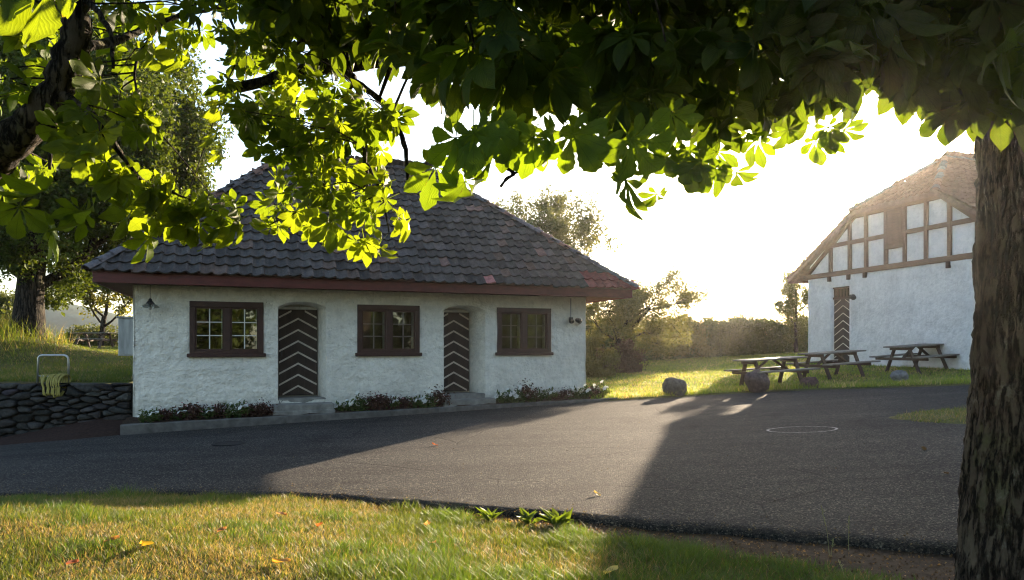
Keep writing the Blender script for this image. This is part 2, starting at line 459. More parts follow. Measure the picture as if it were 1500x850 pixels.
def sheet(name, X, Y, Z, mat, cols=None, label=None, skirt=None):
    G = np.stack([X, Y, Z], -1); V, Fc = grid_geo(G)
    o = mesh(name, V, Fc, mat, None, None if cols is None else cols.reshape(-1, 3), None, True)
    return tag(o, kind='structure')

def turfcol(X, Y, s=1):
    a = vnoise(X * 1.1, Y * 1.1, s)[..., None]; b = vnoise(X * 4.3, Y * 4.3, s + 1)[..., None]
    return np.array((.05, .075, .018)) * (1 - a) + np.array((.13, .11, .045)) * a + (b - .5) * .02

# base ground to the horizon
gx = np.concatenate([[-900, -400, -150], np.linspace(-60, 60, 25), [150, 400, 900]])
X, Y = np.meshgrid(gx, np.concatenate([[-300, -100], np.linspace(-40, 80, 25), [150, 400, 1200]]), indexing='ij')
sheet('ground', X, Y, np.full_like(X, -1.6), M_SOIL, turfcol(X, Y))
# the drive
xs = np.concatenate([np.linspace(-40, -12, 20), np.arange(-11.9, 6, .12), np.linspace(6.1, 40, 60)])
ts = np.linspace(0, 1, 46)
fe = front_edge(xs); be = back_edge(xs)
X = np.repeat(xs[:, None], len(ts) + 1, 1); Y = fe[:, None] + (be - fe)[:, None] * ts[None, :]
Y = np.concatenate([fe[:, None] + .012, Y], 1)
Z = road_z(X, Y); Z[:, 0] -= .11; Z[:, 1] -= .004
sheet('road', X, Y, Z, M_ASPH)
# near grass
xs = np.concatenate([np.linspace(-40, -11, 15), np.arange(-10.8, 6, .12), np.linspace(6.1, 40, 20)])
ts = np.concatenate([[-.03], np.linspace(0, .4, 40), np.linspace(.42, 1, 12)])
fe = front_edge(xs)
X = np.repeat(xs[:, None], len(ts), 1); Y = (fe + .0)[:, None] - (ts * 16)[None, :]
SOILW = lambda X: np.interp(X, [-3, -1.6, .2, 1.4, 2.4, 3.4, 6], [0, .10, .32, .62, 1.0, 1.6, 2.4])
d = fe[:, None] - Y
w = SOILW(X) * (.75 + .5 * vnoise(X * 2.3, Y * 2.3, 14))
m = np.clip((w - d) / .12 + .5, 0, 1)[..., None]
cols = turfcol(X, Y) * (1 - m) + np.array((.075, .055, .04)) * m
sheet('lawn', X, Y, near_z(X, Y), M_SOIL, cols)
# right lawn behind the drive
xs = np.concatenate([np.arange(1.7, 16, .25), np.linspace(16.3, 60, 30)]); ts = np.concatenate([np.linspace(-.3, 22, 70), np.linspace(24, 60, 10)])
X = np.repeat(xs[:, None], len(ts), 1); Y = back_edge(xs)[:, None] + ts[None, :]
sheet('lawn', X, Y, lawn_z(X, Y), M_SOIL, turfcol(X, Y, 3))
# raised lawn on the left, above the stone wall
xs = np.concatenate([np.linspace(-80, -30, 20), np.arange(-29.5, -7.5, .3)]); ts = np.concatenate([np.arange(14.45, 40, .3), np.linspace(41, 75, 10)])
X = np.repeat(xs[:, None], len(ts), 1); Y = np.repeat(ts[None, :], len(xs), 0)
keep = X < -8.0
X = np.where(X > -8.0 - (Y - 14.2) * .386, -8.05 - (Y - 14.2) * .386 + .3 * np.minimum(1, np.maximum(0, (Y - 14.2) * .1)), X)
sheet('lawn', X, Y, terr_z(X, Y), M_SOIL, turfcol(X, Y, 5))
# soil bank at the foot of the wall
xs = np.linspace(-16, -7.75, 60); ts = np.linspace(0, 1, 8)
X = np.repeat(xs[:, None], 8, 1)
y0 = np.interp(xs, [-16, -10.5, -8.6, -7.75], [13.2, 13.3, 13.2, 13.55]); y1 = np.full_like(xs, 14.5)
Y = y0[:, None] + (y1 - y0)[:, None] * ts
hh = np.interp(xs, [-16, -10.5, -8.6, -7.75], [.12, .16, .36, .3])
Z = road_z(X, Y) - .02 + hh[:, None] * ts ** .8 + .05 * (vnoise(X * 4, Y * 4, 9) - .5) * ts
sheet('ground', X, Y, Z, M_SOIL, np.broadcast_to(np.array((.04, .024, .02)), X.shape + (3,)).copy())
# distant wooded ridge, far left
xs = np.linspace(-900, 500, 120)
hz = 14 + 26 * vnoise(xs / 130, xs * 0, 31) + 5 * vnoise(xs / 22, xs * 0, 32)
hz = hz * np.interp(xs, [-900, -380, -150, 100], [1.2, 1.1, .35, .2])
X = np.stack([xs, xs, xs, xs], 1); Y = np.broadcast_to(np.array([480., 520, 560, 800]), X.shape); Z = np.stack([xs * 0 - 2, hz * .75, hz, xs * 0 - 2], 1)
sheet('hills', X, Y, Z, M_HILL)

# ------------------------------------------------------------------ cottage
HU = np.array([.933, .36, 0]); HV = np.array([-.36, .933, 0]); HO = np.array([-7.88, 14.18, 0])
HANG = math.atan2(.36, .933)
def H(u, v, z): return HO + HU * u + HV * v + np.array([0, 0, z])
HL, HW, HT = 10.54, 5.9, 2.78            # length, depth, wall height
cot = empty('cottage', HO, HANG, 'white plastered cottage with dark pantiled hip roof and two chevron doors', 'cottage')
WINS = [(1.071, 2.555), (4.597, 6.07), (8.042, 9.52)]; WZ0, WZ1 = 1.29, 2.447
NICH = [(2.855, 3.902, 2.885, 3.775), (6.669, 7.737, 6.69, 7.53)]
NSP, NTOP, ND, NZ0 = 2.36, 2.485, .70, .27

def wall_noise(x, z, s=0):
    return .016 * (vnoise(x * 2.1, z * 2.1, 21 + s) - .5) * 2 + .010 * (vnoise(x * 6, z * 6, 22 + s) - .5) * 2 + .004 * (vnoise(x * 15, z * 15, 23 + s) - .5) * 2

def front_wall():
    brk = sorted(set([0, HL] + [v for w in WINS for v in w] + [v for n in NICH for v in n[:2]]))
    xs = []
    for a, b in zip(brk[:-1], brk[1:]):
        k = max(2, int((b - a) / .055)); xs += list(np.linspace(a, b, k, endpoint=False))
    xs = np.array(xs + [HL])
    zb = [-.5, NZ0, WZ0, NSP, WZ1, HT]; zs = []
    for a, b in zip(zb[:-1], zb[1:]):
        k = max(2, int((b - a) / .06)); zs += list(np.linspace(a, b, k, endpoint=False))
    zs = np.array(zs + [HT])
    jsp = int(np.argmin(abs(zs - NSP))); jn0 = int(np.argmin(abs(zs - NZ0)))
    def arch(x, n):
        t = (x - (n[0] + n[1]) / 2) / ((n[1] - n[0]) / 2); t = max(-1, min(1, t))
        return NSP + (NTOP - NSP) * (1 - abs(t) ** 2.4)
    Zg = np.repeat(zs[None, :], len(xs), 0)
    for i, x in enumerate(xs):
        for n in NICH:
            if n[0] - 1e-6 <= x <= n[1] + 1e-6:
                a = arch(x, n); Zg[i, jsp:] = a + (zs[jsp:] - NSP) * (HT - a) / (HT - NSP)
    Xg = np.repeat(xs[:, None], len(zs), 1)
    Yg = -wall_noise(Xg, Zg) - .035 * np.clip((.7 - Zg) / 1.2, 0, 1)      # battered foot
    edge = np.minimum(np.clip(Xg / .08, 0, 1), np.clip((HL - Xg) / .08, 0, 1)); Yg = Yg + .03 * (1 - edge) ** 2
    V, _ = grid_geo(np.stack([Xg, Yg, Zg], -1)); m = len(zs); Fc = []
    for i in range(len(xs) - 1):
        xc = (xs[i] + xs[i + 1]) / 2
        for j in range(m - 1):
            zc = (zs[j] + zs[j + 1]) / 2
            if any(a < xc < b for a, b in WINS) and WZ0 < zc < WZ1: continue
            if any(n[0] < xc < n[1] for n in NICH) and jn0 <= j < jsp: continue
            a = i * m + j; Fc.append((a, a + m, a + m + 1, a + 1))
    mb = MB(); mb.add(V, Fc)
    P3 = lambda i, j: (Xg[i, j], Yg[i, j], Zg[i, j])
    for n in NICH:
        i0 = int(np.argmin(abs(xs - n[0]))); i1 = int(np.argmin(abs(xs - n[1])))
        path = [(i0, j) for j in range(jn0, jsp + 1)] + [(i, jsp) for i in range(i0 + 1, i1)] + [(i1, j) for j in range(jsp, jn0 - 1, -1)]
        rows = []
        for (i, j) in path:
            p = np.array(P3(i, j)); f = (xs[i] - n[0]) / (n[1] - n[0])
            q = np.array([n[2] + (n[3] - n[2]) * f, ND, p[2] - (.03 if j >= jsp else 0)])
            rows.append([p + (q - p) * t + np.array([.006 * math.sin(9 * p[2] + t * 5), 0, 0]) * (0 < t < 1) for t in (0, .02, .06, .3, .6, 1)])
        mb.grid(np.array(rows))
        mb.box(n[0] - .05, n[1] + .05, ND, ND + .1, -.2, 2.6)
    for a, b in WINS:                     # window reveals
        i0 = int(np.argmin(abs(xs - a))); i1 = int(np.argmin(abs(xs - b))); j0 = int(np.argmin(abs(zs - WZ0))); j1 = int(np.argmin(abs(zs - WZ1)))
        path = [(i0, j) for j in range(j0, j1)] + [(i, j1) for i in range(i0, i1)] + [(i1, j) for j in range(j1, j0, -1)] + [(i, j0) for i in range(i1, i0 - 1, -1)]
        mb.grid(np.array([[P3(*k), (P3(*k)[0], .45, P3(*k)[2])] for k in path]))
    # the other three walls
    zz = np.linspace(-.5, HT, 30)
    for s, L, fn in ((3, HW, lambda a, z, o: (-o, a, z)), (5, HL, lambda a, z, o: (a, HW + o, z)), (7, HW, lambda a, z, o: (HL + o, a, z))):
        aa = np.linspace(0, L, int(L / .1)); G = np.zeros((len(aa), len(zz), 3))
        for i, a in enumerate(aa):
            for j, z in enumerate(zz):
                e = min(1, a / .08, (L - a) / .08); G[i, j] = fn(a, z, float(wall_noise(a, z, s)) - .02 * (1 - e) + .03 * max(0, min(1, (.7 - z) / 1.2)))
        if s == 5: G = G[::-1]
        mb.grid(G)
    o = mb.build('wall', M_PLASTER, cot, True)
    return o
front_wall()
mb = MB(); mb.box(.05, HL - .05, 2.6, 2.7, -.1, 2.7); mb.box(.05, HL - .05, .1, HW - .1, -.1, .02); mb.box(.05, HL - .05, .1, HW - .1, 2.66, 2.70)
mb.build('interior', M_DARKIN, cot)  # dark panel, floor and ceiling: indoor shade put into the colour
for k, (a, b) in enumerate(WINS):
    f = MB(); t = .105
    f.box(a, b, -.028, .09, WZ1 - .125, WZ1, b=.008)
    f.box(a, a + t, -.024, .09, WZ0, WZ1 - .125, b=.006); f.box(b - t, b, -.024, .09, WZ0, WZ1 - .125, b=.006)
    f.box(a + t, b - t, -.024, .09, WZ0, WZ0 + .10, b=.006)
    c = (a + b) / 2; f.box(c - .065, c + .065, -.018, .09, WZ0 + .10, WZ1 - .125, b=.006)
    fr = f.build('window', M_FRAME, cot)
    s = MB(); s.box(a - .05, b + .05, -.075, .05, WZ0 - .045, WZ0 + .035, b=.012); s.build('sill', M_FRAME, fr)
    for (p, q) in ((a + t, c - .065), (c + .065, b - t)):
        z0, z1 = WZ0 + .10, WZ1 - .125
        sash = MB(); w = .032
        sash.box(p, p + w, .015, .055, z0, z1); sash.box(q - w, q, .012, .055, z0, z1)
        sash.box(p + w, q - w, .015, .055, z0, z0 + w); sash.box(p + w, q - w, .015, .055, z1 - w, z1)
        so = sash.build('sash', M_FRAME if True else M_SASH, fr)
        br = MB(); ms = (p + q) / 2
        br.box(ms - .011, ms + .011, .022, .046, z0 + w, z1 - w)
        for kz in (1, 2):
            zz_ = z0 + w + (z1 - z0 - 2 * w) * kz / 3
            br.box(p + w, ms - .011, .022, .046, zz_ - .010, zz_ + .010); br.box(ms + .011, q - w, .022, .046, zz_ - .010, zz_ + .010)
        br.build('glazing_bars', M_MUNT if k else M_SASH, fr)
        gl = MB(); gl.box(p + w, q - w, .049, .053, z0 + w, z1 - w); gl.build('pane', M_GLASS, fr)
        jl = MB(); jl.box(q - w - .022, q - w, .054, .20, z0 + w, z1 - w); jl.build('reveal_lining', M_SASH, fr)

def chevron_door(root, x0, x1, z0, z1, y, pitch, first, sw=.044, slope=.56, name='door', strip=M_STRIP, hinge=True):
    b = MB(); nb = 6; 
    for i in range(nb):
        b.box(x0 + (x1 - x0) * i / nb + .002, x0 + (x1 - x0) * (i + 1) / nb - .002, y + .002 * (i % 2), y + .045, z0, z1)
    b.box(x0, x1, y + .02, y + .05, z0 - .002, z1 + .002)
    d = b.build(name, M_DOORB, root)
    s = MB(); c = (x0 + x1) / 2; n = int((z1 - z0) / pitch) + 3
    for i in range(-2, n):
        za = z1 - first - i * pitch
        for sg in (-1, 1):
            half = (x1 - x0) / 2 - .012
            tmax = half; tmin = 0.0
            if za > z1 - .012: tmin = (za - (z1 - .012)) / slope
            if za - slope * tmax < z0 + .05: tmax = max(0, (za - z0 - .05) / slope)
            if tmax - tmin < .05: continue
            pts = []
            for tt in (tmin, tmax):
                for dz in (0, -sw): pts.append((c + sg * tt, y - .012, za - slope * tt + dz))
            q = np.array(pts); back = q.copy(); back[:, 1] = y + .004
            V = np.concatenate([q, back])
            s.add(V, [(0, 1, 3, 2), (4, 6, 7, 5), (0, 2, 6, 4), (1, 5, 7, 3), (0, 4, 5, 1), (2, 3, 7, 6)])
    s.build('chevron_strips', strip, d)
    if hinge:
        h = MB(); h.tube([(x0 + .07, y - .05, (z0 + z1) / 2 - .08), (x0 + .07, y - .05, (z0 + z1) / 2 + .05)], .009, 8)
        h.box(x0 + .055, x0 + .085, y - .006, y + .004, (z0 + z1) / 2 - .11, (z0 + z1) / 2 + .09)
        h.beam((x0 + .07, y - .005, (z0 + z1) / 2), (x0 + .07, y - .055, (z0 + z1) / 2), .012, .012)
        h.build('handle', M_BLACK, d)
    return d
for n in NICH:
    chevron_door(cot, n[2] + .01, n[3] - .012, .33, 2.335, ND - .05, .262, .19)
    lt = MB(); lt.box(n[2], n[3], ND - .055, ND, 2.338, 2.40, b=.005); lt.build('door_head', M_SASH, cot)
    st = MB(); st.box(n[0] - .10, n[1] + .13, -.42, .02, -.35, .205, b=.015); st.box(n[0] + .01, n[1] - .01, -.02, ND + .02, -.3, .305, b=.012)
    st.box(n[0] - .12, n[1] + .15, -.46, -.0, -.35, .07, b=.012)
    st.build('doorstep', M_CONC, cot)

# roof of the cottage
EL, ER, EF, EB, EZ, RZ = -.62, HL + 1.0, -.75, HW + .75, 2.95, 6.40
RA, RB, RV = 3.10, 7.08, 2.955
def tiles_on(c0, c1, r0, r1, redcorner=False, seed=1):
    """pantiles between an eave c0->c1 and a ridge r0->r1 (points in cottage space); returns vertices, faces, colours"""
    rg = np.random.default_rng(seed)
    c0, c1, r0, r1 = [np.array(p, float) for p in (c0, c1, r0, r1)]
    e = c1 - c0; L = np.linalg.norm(e); e /= L
    upv = (r0 - c0) - e * (r0 - c0).dot(e); SL = np.linalg.norm(upv); upv /= SL; nrm = np.cross(e, upv)
    a0 = (r0 - c0).dot(e); a1 = (r1 - c0).dot(e)
    W, EX, TL = .245, .315, .40
    prof = np.array([(-.5, .010), (-.36, -.004), (-.2, -.016), (-.02, -.012), (.14, .006), (.28, .030), (.4, .036), (.52, .018)])
    V = []; Fc = []; C = []; nv = 0
    for j in range(int(SL / EX) + 1):
        t0 = -.05 + j * EX
        lo = a0 * max(0, t0 + .1) / SL; hi = L - (L - a1) * max(0, t0 + .1) / SL
        k0 = int(math.floor(lo / W)); k1 = int(math.ceil(hi / W))
        for i in range(k0, k1 + 1):
            s = (i + .5) * W
            if s < lo - .02 or s > hi + .02: continue
            ds, dt, dn, rot = rg.normal(0, .008), rg.normal(0, .016), abs(rg.normal(0, .007)), rg.normal(0, .022)
            if rg.random() < .05: dt -= .03; rot *= 2.5
            base = rg.random()
            if base < .70: col = np.array((.072, .064, .060)) * (.6 + .6 * rg.random())
            elif base < .90: col = np.array((.085, .072, .068)) * (.65 + .6 * rg.random())
            elif base < .975: col = np.array((.105, .075, .062)) * (.8 + .4 * rg.random())
            else: col = np.array((.16, .10, .085))
            if redcorner and s > L - 1.15 - .4 * rg.random() and j < 2: col = np.array((.17, .055, .05)) * (.8 + .4 * rg.random())
            if redcorner and j == 0 and abs(s - L * .672) < W * .5: col = np.array((.36, .15, .14))
            rows = []
            for tt, lift in ((0, .056), (TL, .002)):
                for (x, h) in prof:
                    xx = s + x * W * 1.04 + ds + rot * tt; rows.append(c0 + e * xx + upv * (t0 + dt + tt - rot * x * W) + nrm * (h + lift + dn + .02))
            for (x, h) in prof:
                rows.append(c0 + e * (s + x * W * 1.04 + ds) + upv * (t0 + dt + .004 - rot * x * W) + nrm * (h + .056 + dn + .02 - .034))
            m = len(prof)
            for q in range(m - 1):
                Fc.append((nv + q, nv + q + 1, nv + m + q + 1, nv + m + q)); Fc.append((nv + 2 * m + q, nv + 2 * m + q + 1, nv + q + 1, nv + q))
            V += rows; C += [col] * (3 * m); nv += 3 * m
    return V, Fc, C
cFL, cFR, cBR, cBL = (EL, EF, EZ), (ER, EF, EZ), (ER, EB, EZ), (EL, EB, EZ)
rL, rR = (RA, RV, RZ), (RB, RV, RZ)
mb = MB(); dz = np.array([0, 0, -.02])
V = np.array([cFL, cFR, cBR, cBL, rL, rR], float) + dz
mb.add(V, [(0, 1, 5, 4), (1, 2, 5), (2, 3, 4, 5), (3, 0, 4)])
roof = mb.build('roof', M_SOFFIT, cot)
VV = []; FF = []; CC = []
for (a, b, c, d, red, sd) in ((cFL, cFR, rL, rR, True, 1), (cFR, cBR, rR, rR, False, 2), (cBR, cBL, rR, rL, False, 3), (cBL, cFL, rL, rL, False, 4)):
    V, Fc, C = tiles_on(a, b, c, d, red, sd); o = len(VV); VV += V; CC += C; FF += [tuple(i + o for i in f) for f in Fc]
mesh('roof_tiles', np.array(VV), FF, M_TILE, roof, np.array(CC))
rg = np.random.default_rng(9); caps = MB()
def cap_line(p, q, n0=.30, lift=.05):
    p = np.array(p, float); q = np.array(q, float); d = q - p; L = np.linalg.norm(d); d /= L
    x = np.cross(d, (0, 0, 1)); x /= np.linalg.norm(x); u = np.cross(x, d); k = int(L / n0)
    for i in range(k + 1):
        a = p + d * (i * n0 - .06) + u * lift + x * rg.normal(0, .012); r0, r1 = .125 + rg.normal(0, .006), .10
        G = []
        for (t, r) in ((0, r0), (.40, r1)):
            G.append([a + d * t + x * (r * math.cos(b)) + u * (r * .8 * math.sin(b) - (.01 if t else -.012)) for b in np.linspace(PI, 0, 9)])
        col = np.array((.095, .088, .095)) * (.7 + .7 * rg.random()) if rg.random() < .75 else np.array((.17, .10, .08))
        caps.grid(np.array(G), col)
        inner = [a + d * .004 + x * ((r0 - .02) * math.cos(b)) + u * ((r0 - .02) * .8 * math.sin(b) + .012) for b in np.linspace(PI, 0, 9)]
        caps.grid(np.array([inner, G[0]]), col)
cap_line(rL, rR); cap_line(cFL, rL); cap_line(cFR, rR); cap_line(cBL, rL); cap_line(cBR, rR)
caps.build('ridge_tiles', M_RIDGE, roof, True, usecol=True)
fa = MB(); z0, z1 = EZ - .22, EZ - .005; th = .03
fa.box(EL + .03, ER - .03, EF + .03, EF + .03 + th, z0, z1, b=.005); fa.box(EL + .03, ER - .03, EB - .03 - th, EB - .03, z0, z1, b=.005)
fa.box(EL + .03, EL + .03 + th, EF + .062, EB - .062, z0, z1, b=.005); fa.box(ER - .03 - th, ER - .03, EF + .062, EB - .062, z0, z1, b=.005)
fa.build('fascia', M_FASCIA, roof)
so = MB()
so.box(EL + .062, ER - .062, EF + .062, -.005, z0 + .03, z0 + .05); so.box(EL + .062, ER - .062, HW + .005, EB - .062, z0 + .03, z0 + .05)
so.box(EL + .062, -.005, -.003, HW + .003, z0 + .03, z0 + .05); so.box(HL + .005, ER - .062, -.003, HW + .003, z0 + .03, z0 + .05)
so.build('soffit', M_SOFFIT, roof)

# lamp under the eave, left end
L0 = H(.36, -.30, 0)
lamp = empty('hanging_lamp', L0 + np.array([0, 0, 2.05]), 0, 'small dark lamp with a wide clear glass shade hanging under the cottage eave', 'lamp')
mb = MB(); mb.tube([(0, 0, .41), (0, 0, .72)], .005, 6); mb.build('cord', M_BLACK, lamp)
mb = MB(); mb.lathe([(.008, .42), (.03, .40), (.035, .37), (.055, .345), (.085, .31), (.085, .30), (.0, .305)], 16); mb.build('lamp_cap', M_BLACK, lamp, True)
t = NT('lamp_shade_glass'); g = t('BsdfGlass', {'Color': (.75, .78, .76), 'Roughness': .05, 'IOR': 1.3}); tr = t('BsdfTransparent', {'Color': (.72, .74, .74)}); ms = t('MixShader', {0: .35, 1: tr.outputs[0], 2: g.outputs[0]}); t.l.new(ms.outputs[0], t.out.inputs['Surface'])
mb = MB(); mb.lathe([(.08, .305), (.12, .285), (.165, .25), (.175, .225), (.170, .222), (.16, .245), (.115, .278), (.08, .298)], 20); mb.build('lamp_shade', t.m, lamp, True)
mb = MB(); mb.lathe([(.0, .30), (.02, .29), (.032, .24), (.03, .20), (.015, .18), (0, .178)], 12); mb.build('bulb', M_SASH, lamp, True)
# floodlight, right end
Fl = H(10.08, -.03, 2.17)
fl = empty('wall_floodlight', Fl, HANG, 'twin black spotlight with white sensor high on the cottage wall near the red tiles', 'floodlight')
mb = MB(); mb.box(-.012, .012, .0, .03, .06, .55); mb.build('conduit', M_CABINET, fl)
mb = MB(); mb.box(-.05, .05, -.03, .04, -.04, .06, b=.01); mb.beam((0, -.03, 0), (.0, -.10, 0), .03, .03); mb.build('bracket', M_BLACK, fl)
for sx, tt in ((-.03, -.25), (.11, .35)):
    mb = MB(); V, Fc = tube_geo([(sx, -.05, 0), (sx + tt * .05, -.09, -.01), (sx + tt * .2, -.20, -.05)], [.03, .058, .068], 14); mb.add(V, Fc); mb.build('spotlight', M_BLACK, fl, True)
mb = MB(); mb.lathe([(0, -.03), (.03, -.025), (.04, 0), (.03, .03), (0, .035)], 12, (.22, -.04, -.10)); mb.beam((.06, 0, -.02), (.22, -.03, -.10), .02, .02); mb.build('sensor', M_SASH, fl, True)
# grey cabinet on the end wall
cb = empty('wall_cabinet', H(-.02, 1.9, 0), HANG, 'tall grey weathered cabinet fixed to the cottage end wall above the raised lawn', 'cabinet')
mb = MB(); mb.box(-.50, -.02, -.25, .25, 1.26, 2.12, b=.01); mb.build('body', M_CABINET, cb)
mb = MB(); mb.box(-.54, -.0, -.29, .29, 2.123, 2.16, b=.008); mb.build('lid', M_CABINET, cb)
mb = MB(); mb.box(-.47, -.05, -.272, -.252, 1.30, 2.08, b=.004); mb.build('door', M_CABINET, cb)

# kerb and flower bed along the cottage front
us = np.linspace(-.12, 11.1, 60)
mb = MB(); G = []
for u in us:
    zt = -.07 + .020 * u; bow = .04 * math.sin(u * .9)
    vo = -.70 + bow * .3
    prof = [(vo, zt - .5), (vo, zt - .015), (vo + .015, zt), (vo + .10, zt), (vo + .112, zt - .012), (vo + .112, zt - .3)]
    G.append([H(u, v, z + .006 * math.sin(u * 7 + v * 20)) for v, z in prof])
mb.grid(np.array(G)[:, ::-1]); mb.add([G[0][i] for i in range(6)], [(0, 1, 2, 3, 4, 5)])
for i in range(5): pass
tag(mb.build('kerb', M_KERB, None), kind='structure')
G = np.array([[H(u, v, -.10 + .020 * u + .10 * (v + .6) / .6 + .02 * math.sin(u * 9 + v * 11)) for v in np.linspace(-.60, .05, 6)] for u in us])
o = mesh('ground', *grid_geo(G), M_SOIL, None, np.broadcast_to(np.array((.05, .035, .026)), (len(us) * 6, 3)), None, True); tag(o, kind='structure')

# ------------------------------------------------------------------ leaf templates
def leaf_card(fold=.25, w=.55):
    v = np.array([(0, 0, 0), (-.5 * w, .45, fold * .5), (0, .5, 0), (.5 * w, .45, fold * .5), (0, 1, -.08)])
    return v, [(0, 2, 1), (0, 3, 2), (1, 2, 4), (2, 3, 4)], np.array([(0, 0), (-1, .5), (0, .5), (1, .5), (0, 1.)])
def spray(n, seed, size=.35, spread=1.0):
    """a small twig's worth of leaves, unit size about 1"""
    rg = np.random.default_rng(seed); t = leaf_card(); V = []; Fc = []; UV = []
    for i in range(n):
        a = rg.normal(size=3) * spread; a[2] -= .15; a /= np.linalg.norm(a); u = np.array([0, 0, 1.]) + rg.normal(size=3) * .6
        x = np.cross(a, u); x /= np.linalg.norm(x); z = np.cross(x, a); s = size * (.7 + .6 * rg.random())
        p = rg.normal(size=3) * .28
        o = len(V); V += list((t[0] * s) @ np.stack([x, a, z]) + p); Fc += [tuple(k + o for k in f) for f in t[1]]; UV += list(t[2])
    return np.array(V), Fc, np.array(UV)
def chestnut_leaf(seed, rows=9, droop=.5, serr=.05, nl=7, sink=.0):
    rg = np.random.default_rng(seed); V = []; Fc = []; UV = []
    angs = {7: [-118, -78, -38, 0, 38, 78, 118], 5: [-84, -42, 0, 42, 84]}[nl]; lens = {7: [.48, .74, .93, 1, .93, .74, .48], 5: [.6, .88, 1, .88, .6]}[nl]
    T = np.linspace(0, 1, rows)
    for a, L in zip(angs, lens):
        a = R(a + rg.normal(0, 4)); L *= 1 + rg.normal(0, .05); dr = droop * (1 + rg.normal(0, .3)); cu = rg.normal(0, .2); fold = .22 + .15 * rg.random(); o = len(V)
        for i, t in enumerate(T):
            w = .205 * L * (max(0, math.sin(PI * min(1, t ** 1.75))) ** .95) if t < 1 else 0
            if t < .12: w = .012 * L + w * .6
            if 0 < i < rows - 1: w *= 1 + serr * (1 if i % 2 else -1)
            r = L * t; zc = -dr * .55 * r * r - .10 * r; rr = r * (1 - .16 * dr * t)
            for s in (-1, 0, 1):
                x = s * w + cu * t * t * L * .5; yv = rr + (.05 * w if s else 0); z = zc + abs(s) * w * fold + .028 * math.sin(8 * t + s + 5 * dr) * L
                V.append((x * math.cos(a) + yv * math.sin(a), yv * math.cos(a) - x * math.sin(a), z)); UV.append((s, t))
        for i in range(rows - 1):
            for s in (0, 1):
                q = o + i * 3 + s; Fc.append((q, q + 1, q + 4, q + 3))
    # petiole
    o = len(V); V += [(-.012, 0, 0), (.012, 0, 0), (.010, -.5, .10), (-.010, -.5, .10)]; UV += [(0, 0)] * 4; Fc.append((o, o + 1, o + 2, o + 3))
    return np.array(V, float), Fc, np.array(UV, float)

# ------------------------------------------------------------------ the half-timbered barn
BU = np.array([.296, -.955, 0]); BU /= np.linalg.norm(BU); BD = np.array([-BU[1], BU[0], 0]); BO = np.array([11.28, 26.0, 0])
BANG = math.atan2(BU[1], BU[0])
barn = empty('barn', BO, BANG, 'white limewashed barn with half-timbered gable and half-hipped roof', 'barn')
UC, BWID, BLEN = 3.97, 7.94, 12.0; BEAM = 4.10
mb = MB()
BD0, BD1, BZL, BZT = 1.195, 2.10, 3.16, 3.60
xs = np.array(sorted(set(list(np.linspace(0, BWID, 110)) + [BD0, BD1]))); zs = np.array(sorted(set(list(np.linspace(-.3, BEAM, 50)) + [BZT])))
Xg = np.repeat(xs[:, None], len(zs), 1); Zg = np.repeat(zs[None, :], len(xs), 0); Yg = -2.0 * wall_noise(Xg * .8, Zg * .8, 11) - .09 * np.clip((2.2 - Zg) / 2.5, 0, 1)
V, _ = grid_geo(np.stack([Xg, Yg, Zg], -1)); m = len(zs); Fc = []
for i in range(len(xs) - 1):
    for j in range(m - 1):
        if BD0 < (xs[i] + xs[i + 1]) / 2 < BD1 and (zs[j] + zs[j + 1]) / 2 < BZT: continue
        a = i * m + j; Fc.append((a, a + m, a + m + 1, a + 1))
mb.add(V, Fc)
mb.box(BD0 - .02, BD0, -.05, .3, -.3, BZT); mb.box(BD1, BD1 + .02, -.05, .3, -.3, BZT)
mb.box(BD0 - .1, BD1 + .1, .3, .4, -.3, BZT + .2); mb.box(BD0, BD1, 0, .3, BZT, BZT + .03)
mb.box(-.02, .0, .02, BLEN, -.3, BEAM); mb.box(BWID, BWID + .02, .02, BLEN, -.3, BEAM); mb.box(0, BWID, BLEN - .02, BLEN, -.3, BEAM)
mb.build('wall', M_BARNPL, barn, True)
ZH = 6.15; HALF = 1.62
def barn_roof_z(x):                    # outer roof line across the gable
    a = abs(x - UC); return float(np.interp(a, [0, HALF + .02, UC + .1, UC + .95], [7.72, ZH, 4.55, 4.08]))
# gable infill panels behind the frame
mb = MB(); zt = lambda x: min(ZH - .05, barn_roof_z(x) - .12)
gxs = np.linspace(.02, BWID - .02, 40)
mb.grid(np.array([[(x, .05 + .02 * math.sin(x * 7), BEAM), (x, .05 + .015 * math.cos(x * 5), max(BEAM + .01, zt(x)))] for x in gxs])[:, :])
mb.build('gable_infill', M_BARNPL, barn)
tb = MB()
tb.box(-.35, BWID + .35, -.05, .10, BEAM - .11, BEAM + .07, b=.01)
RAIL = 5.12
tb.box(1.0, BWID - 1.0, -.02, .09, RAIL - .07, RAIL + .07, b=.01)
tb.box(2.2, BWID - 2.2, -.02, .09, ZH - .22, ZH - .06, b=.01)
for px_, ext in ((1.13, .28), (2.04, .30), (2.77, .30), (3.6, 0), (4.34, 0), (5.12, 0), (5.92, .32), (6.8, .3)):
    tb.box(px_ - .062, px_ + .062, -.03, .095, BEAM + .072, zt(px_) - .02, b=.01)
    if ext: tb.box(px_ - .06, px_ + .06, -.09, .05, BEAM - .11 - ext * .6, BEAM - .112, b=.01)
for s in (-1, 1):
    tb.beam((UC + s * 3.95, .02, BEAM + .12), (UC + s * 1.7, .02, ZH - .16), .12, .14, (0, 1, 0), b=.01)
tb.build('timber_frame', M_TIMBER, barn)
hb = MB()
for i in range(5): hb.box(3.68 + i * .116, 3.79 + i * .116, -.03, .04, 4.80, ZH - .23, b=.005)
hb.build('hatch', M_TIMBER, barn)
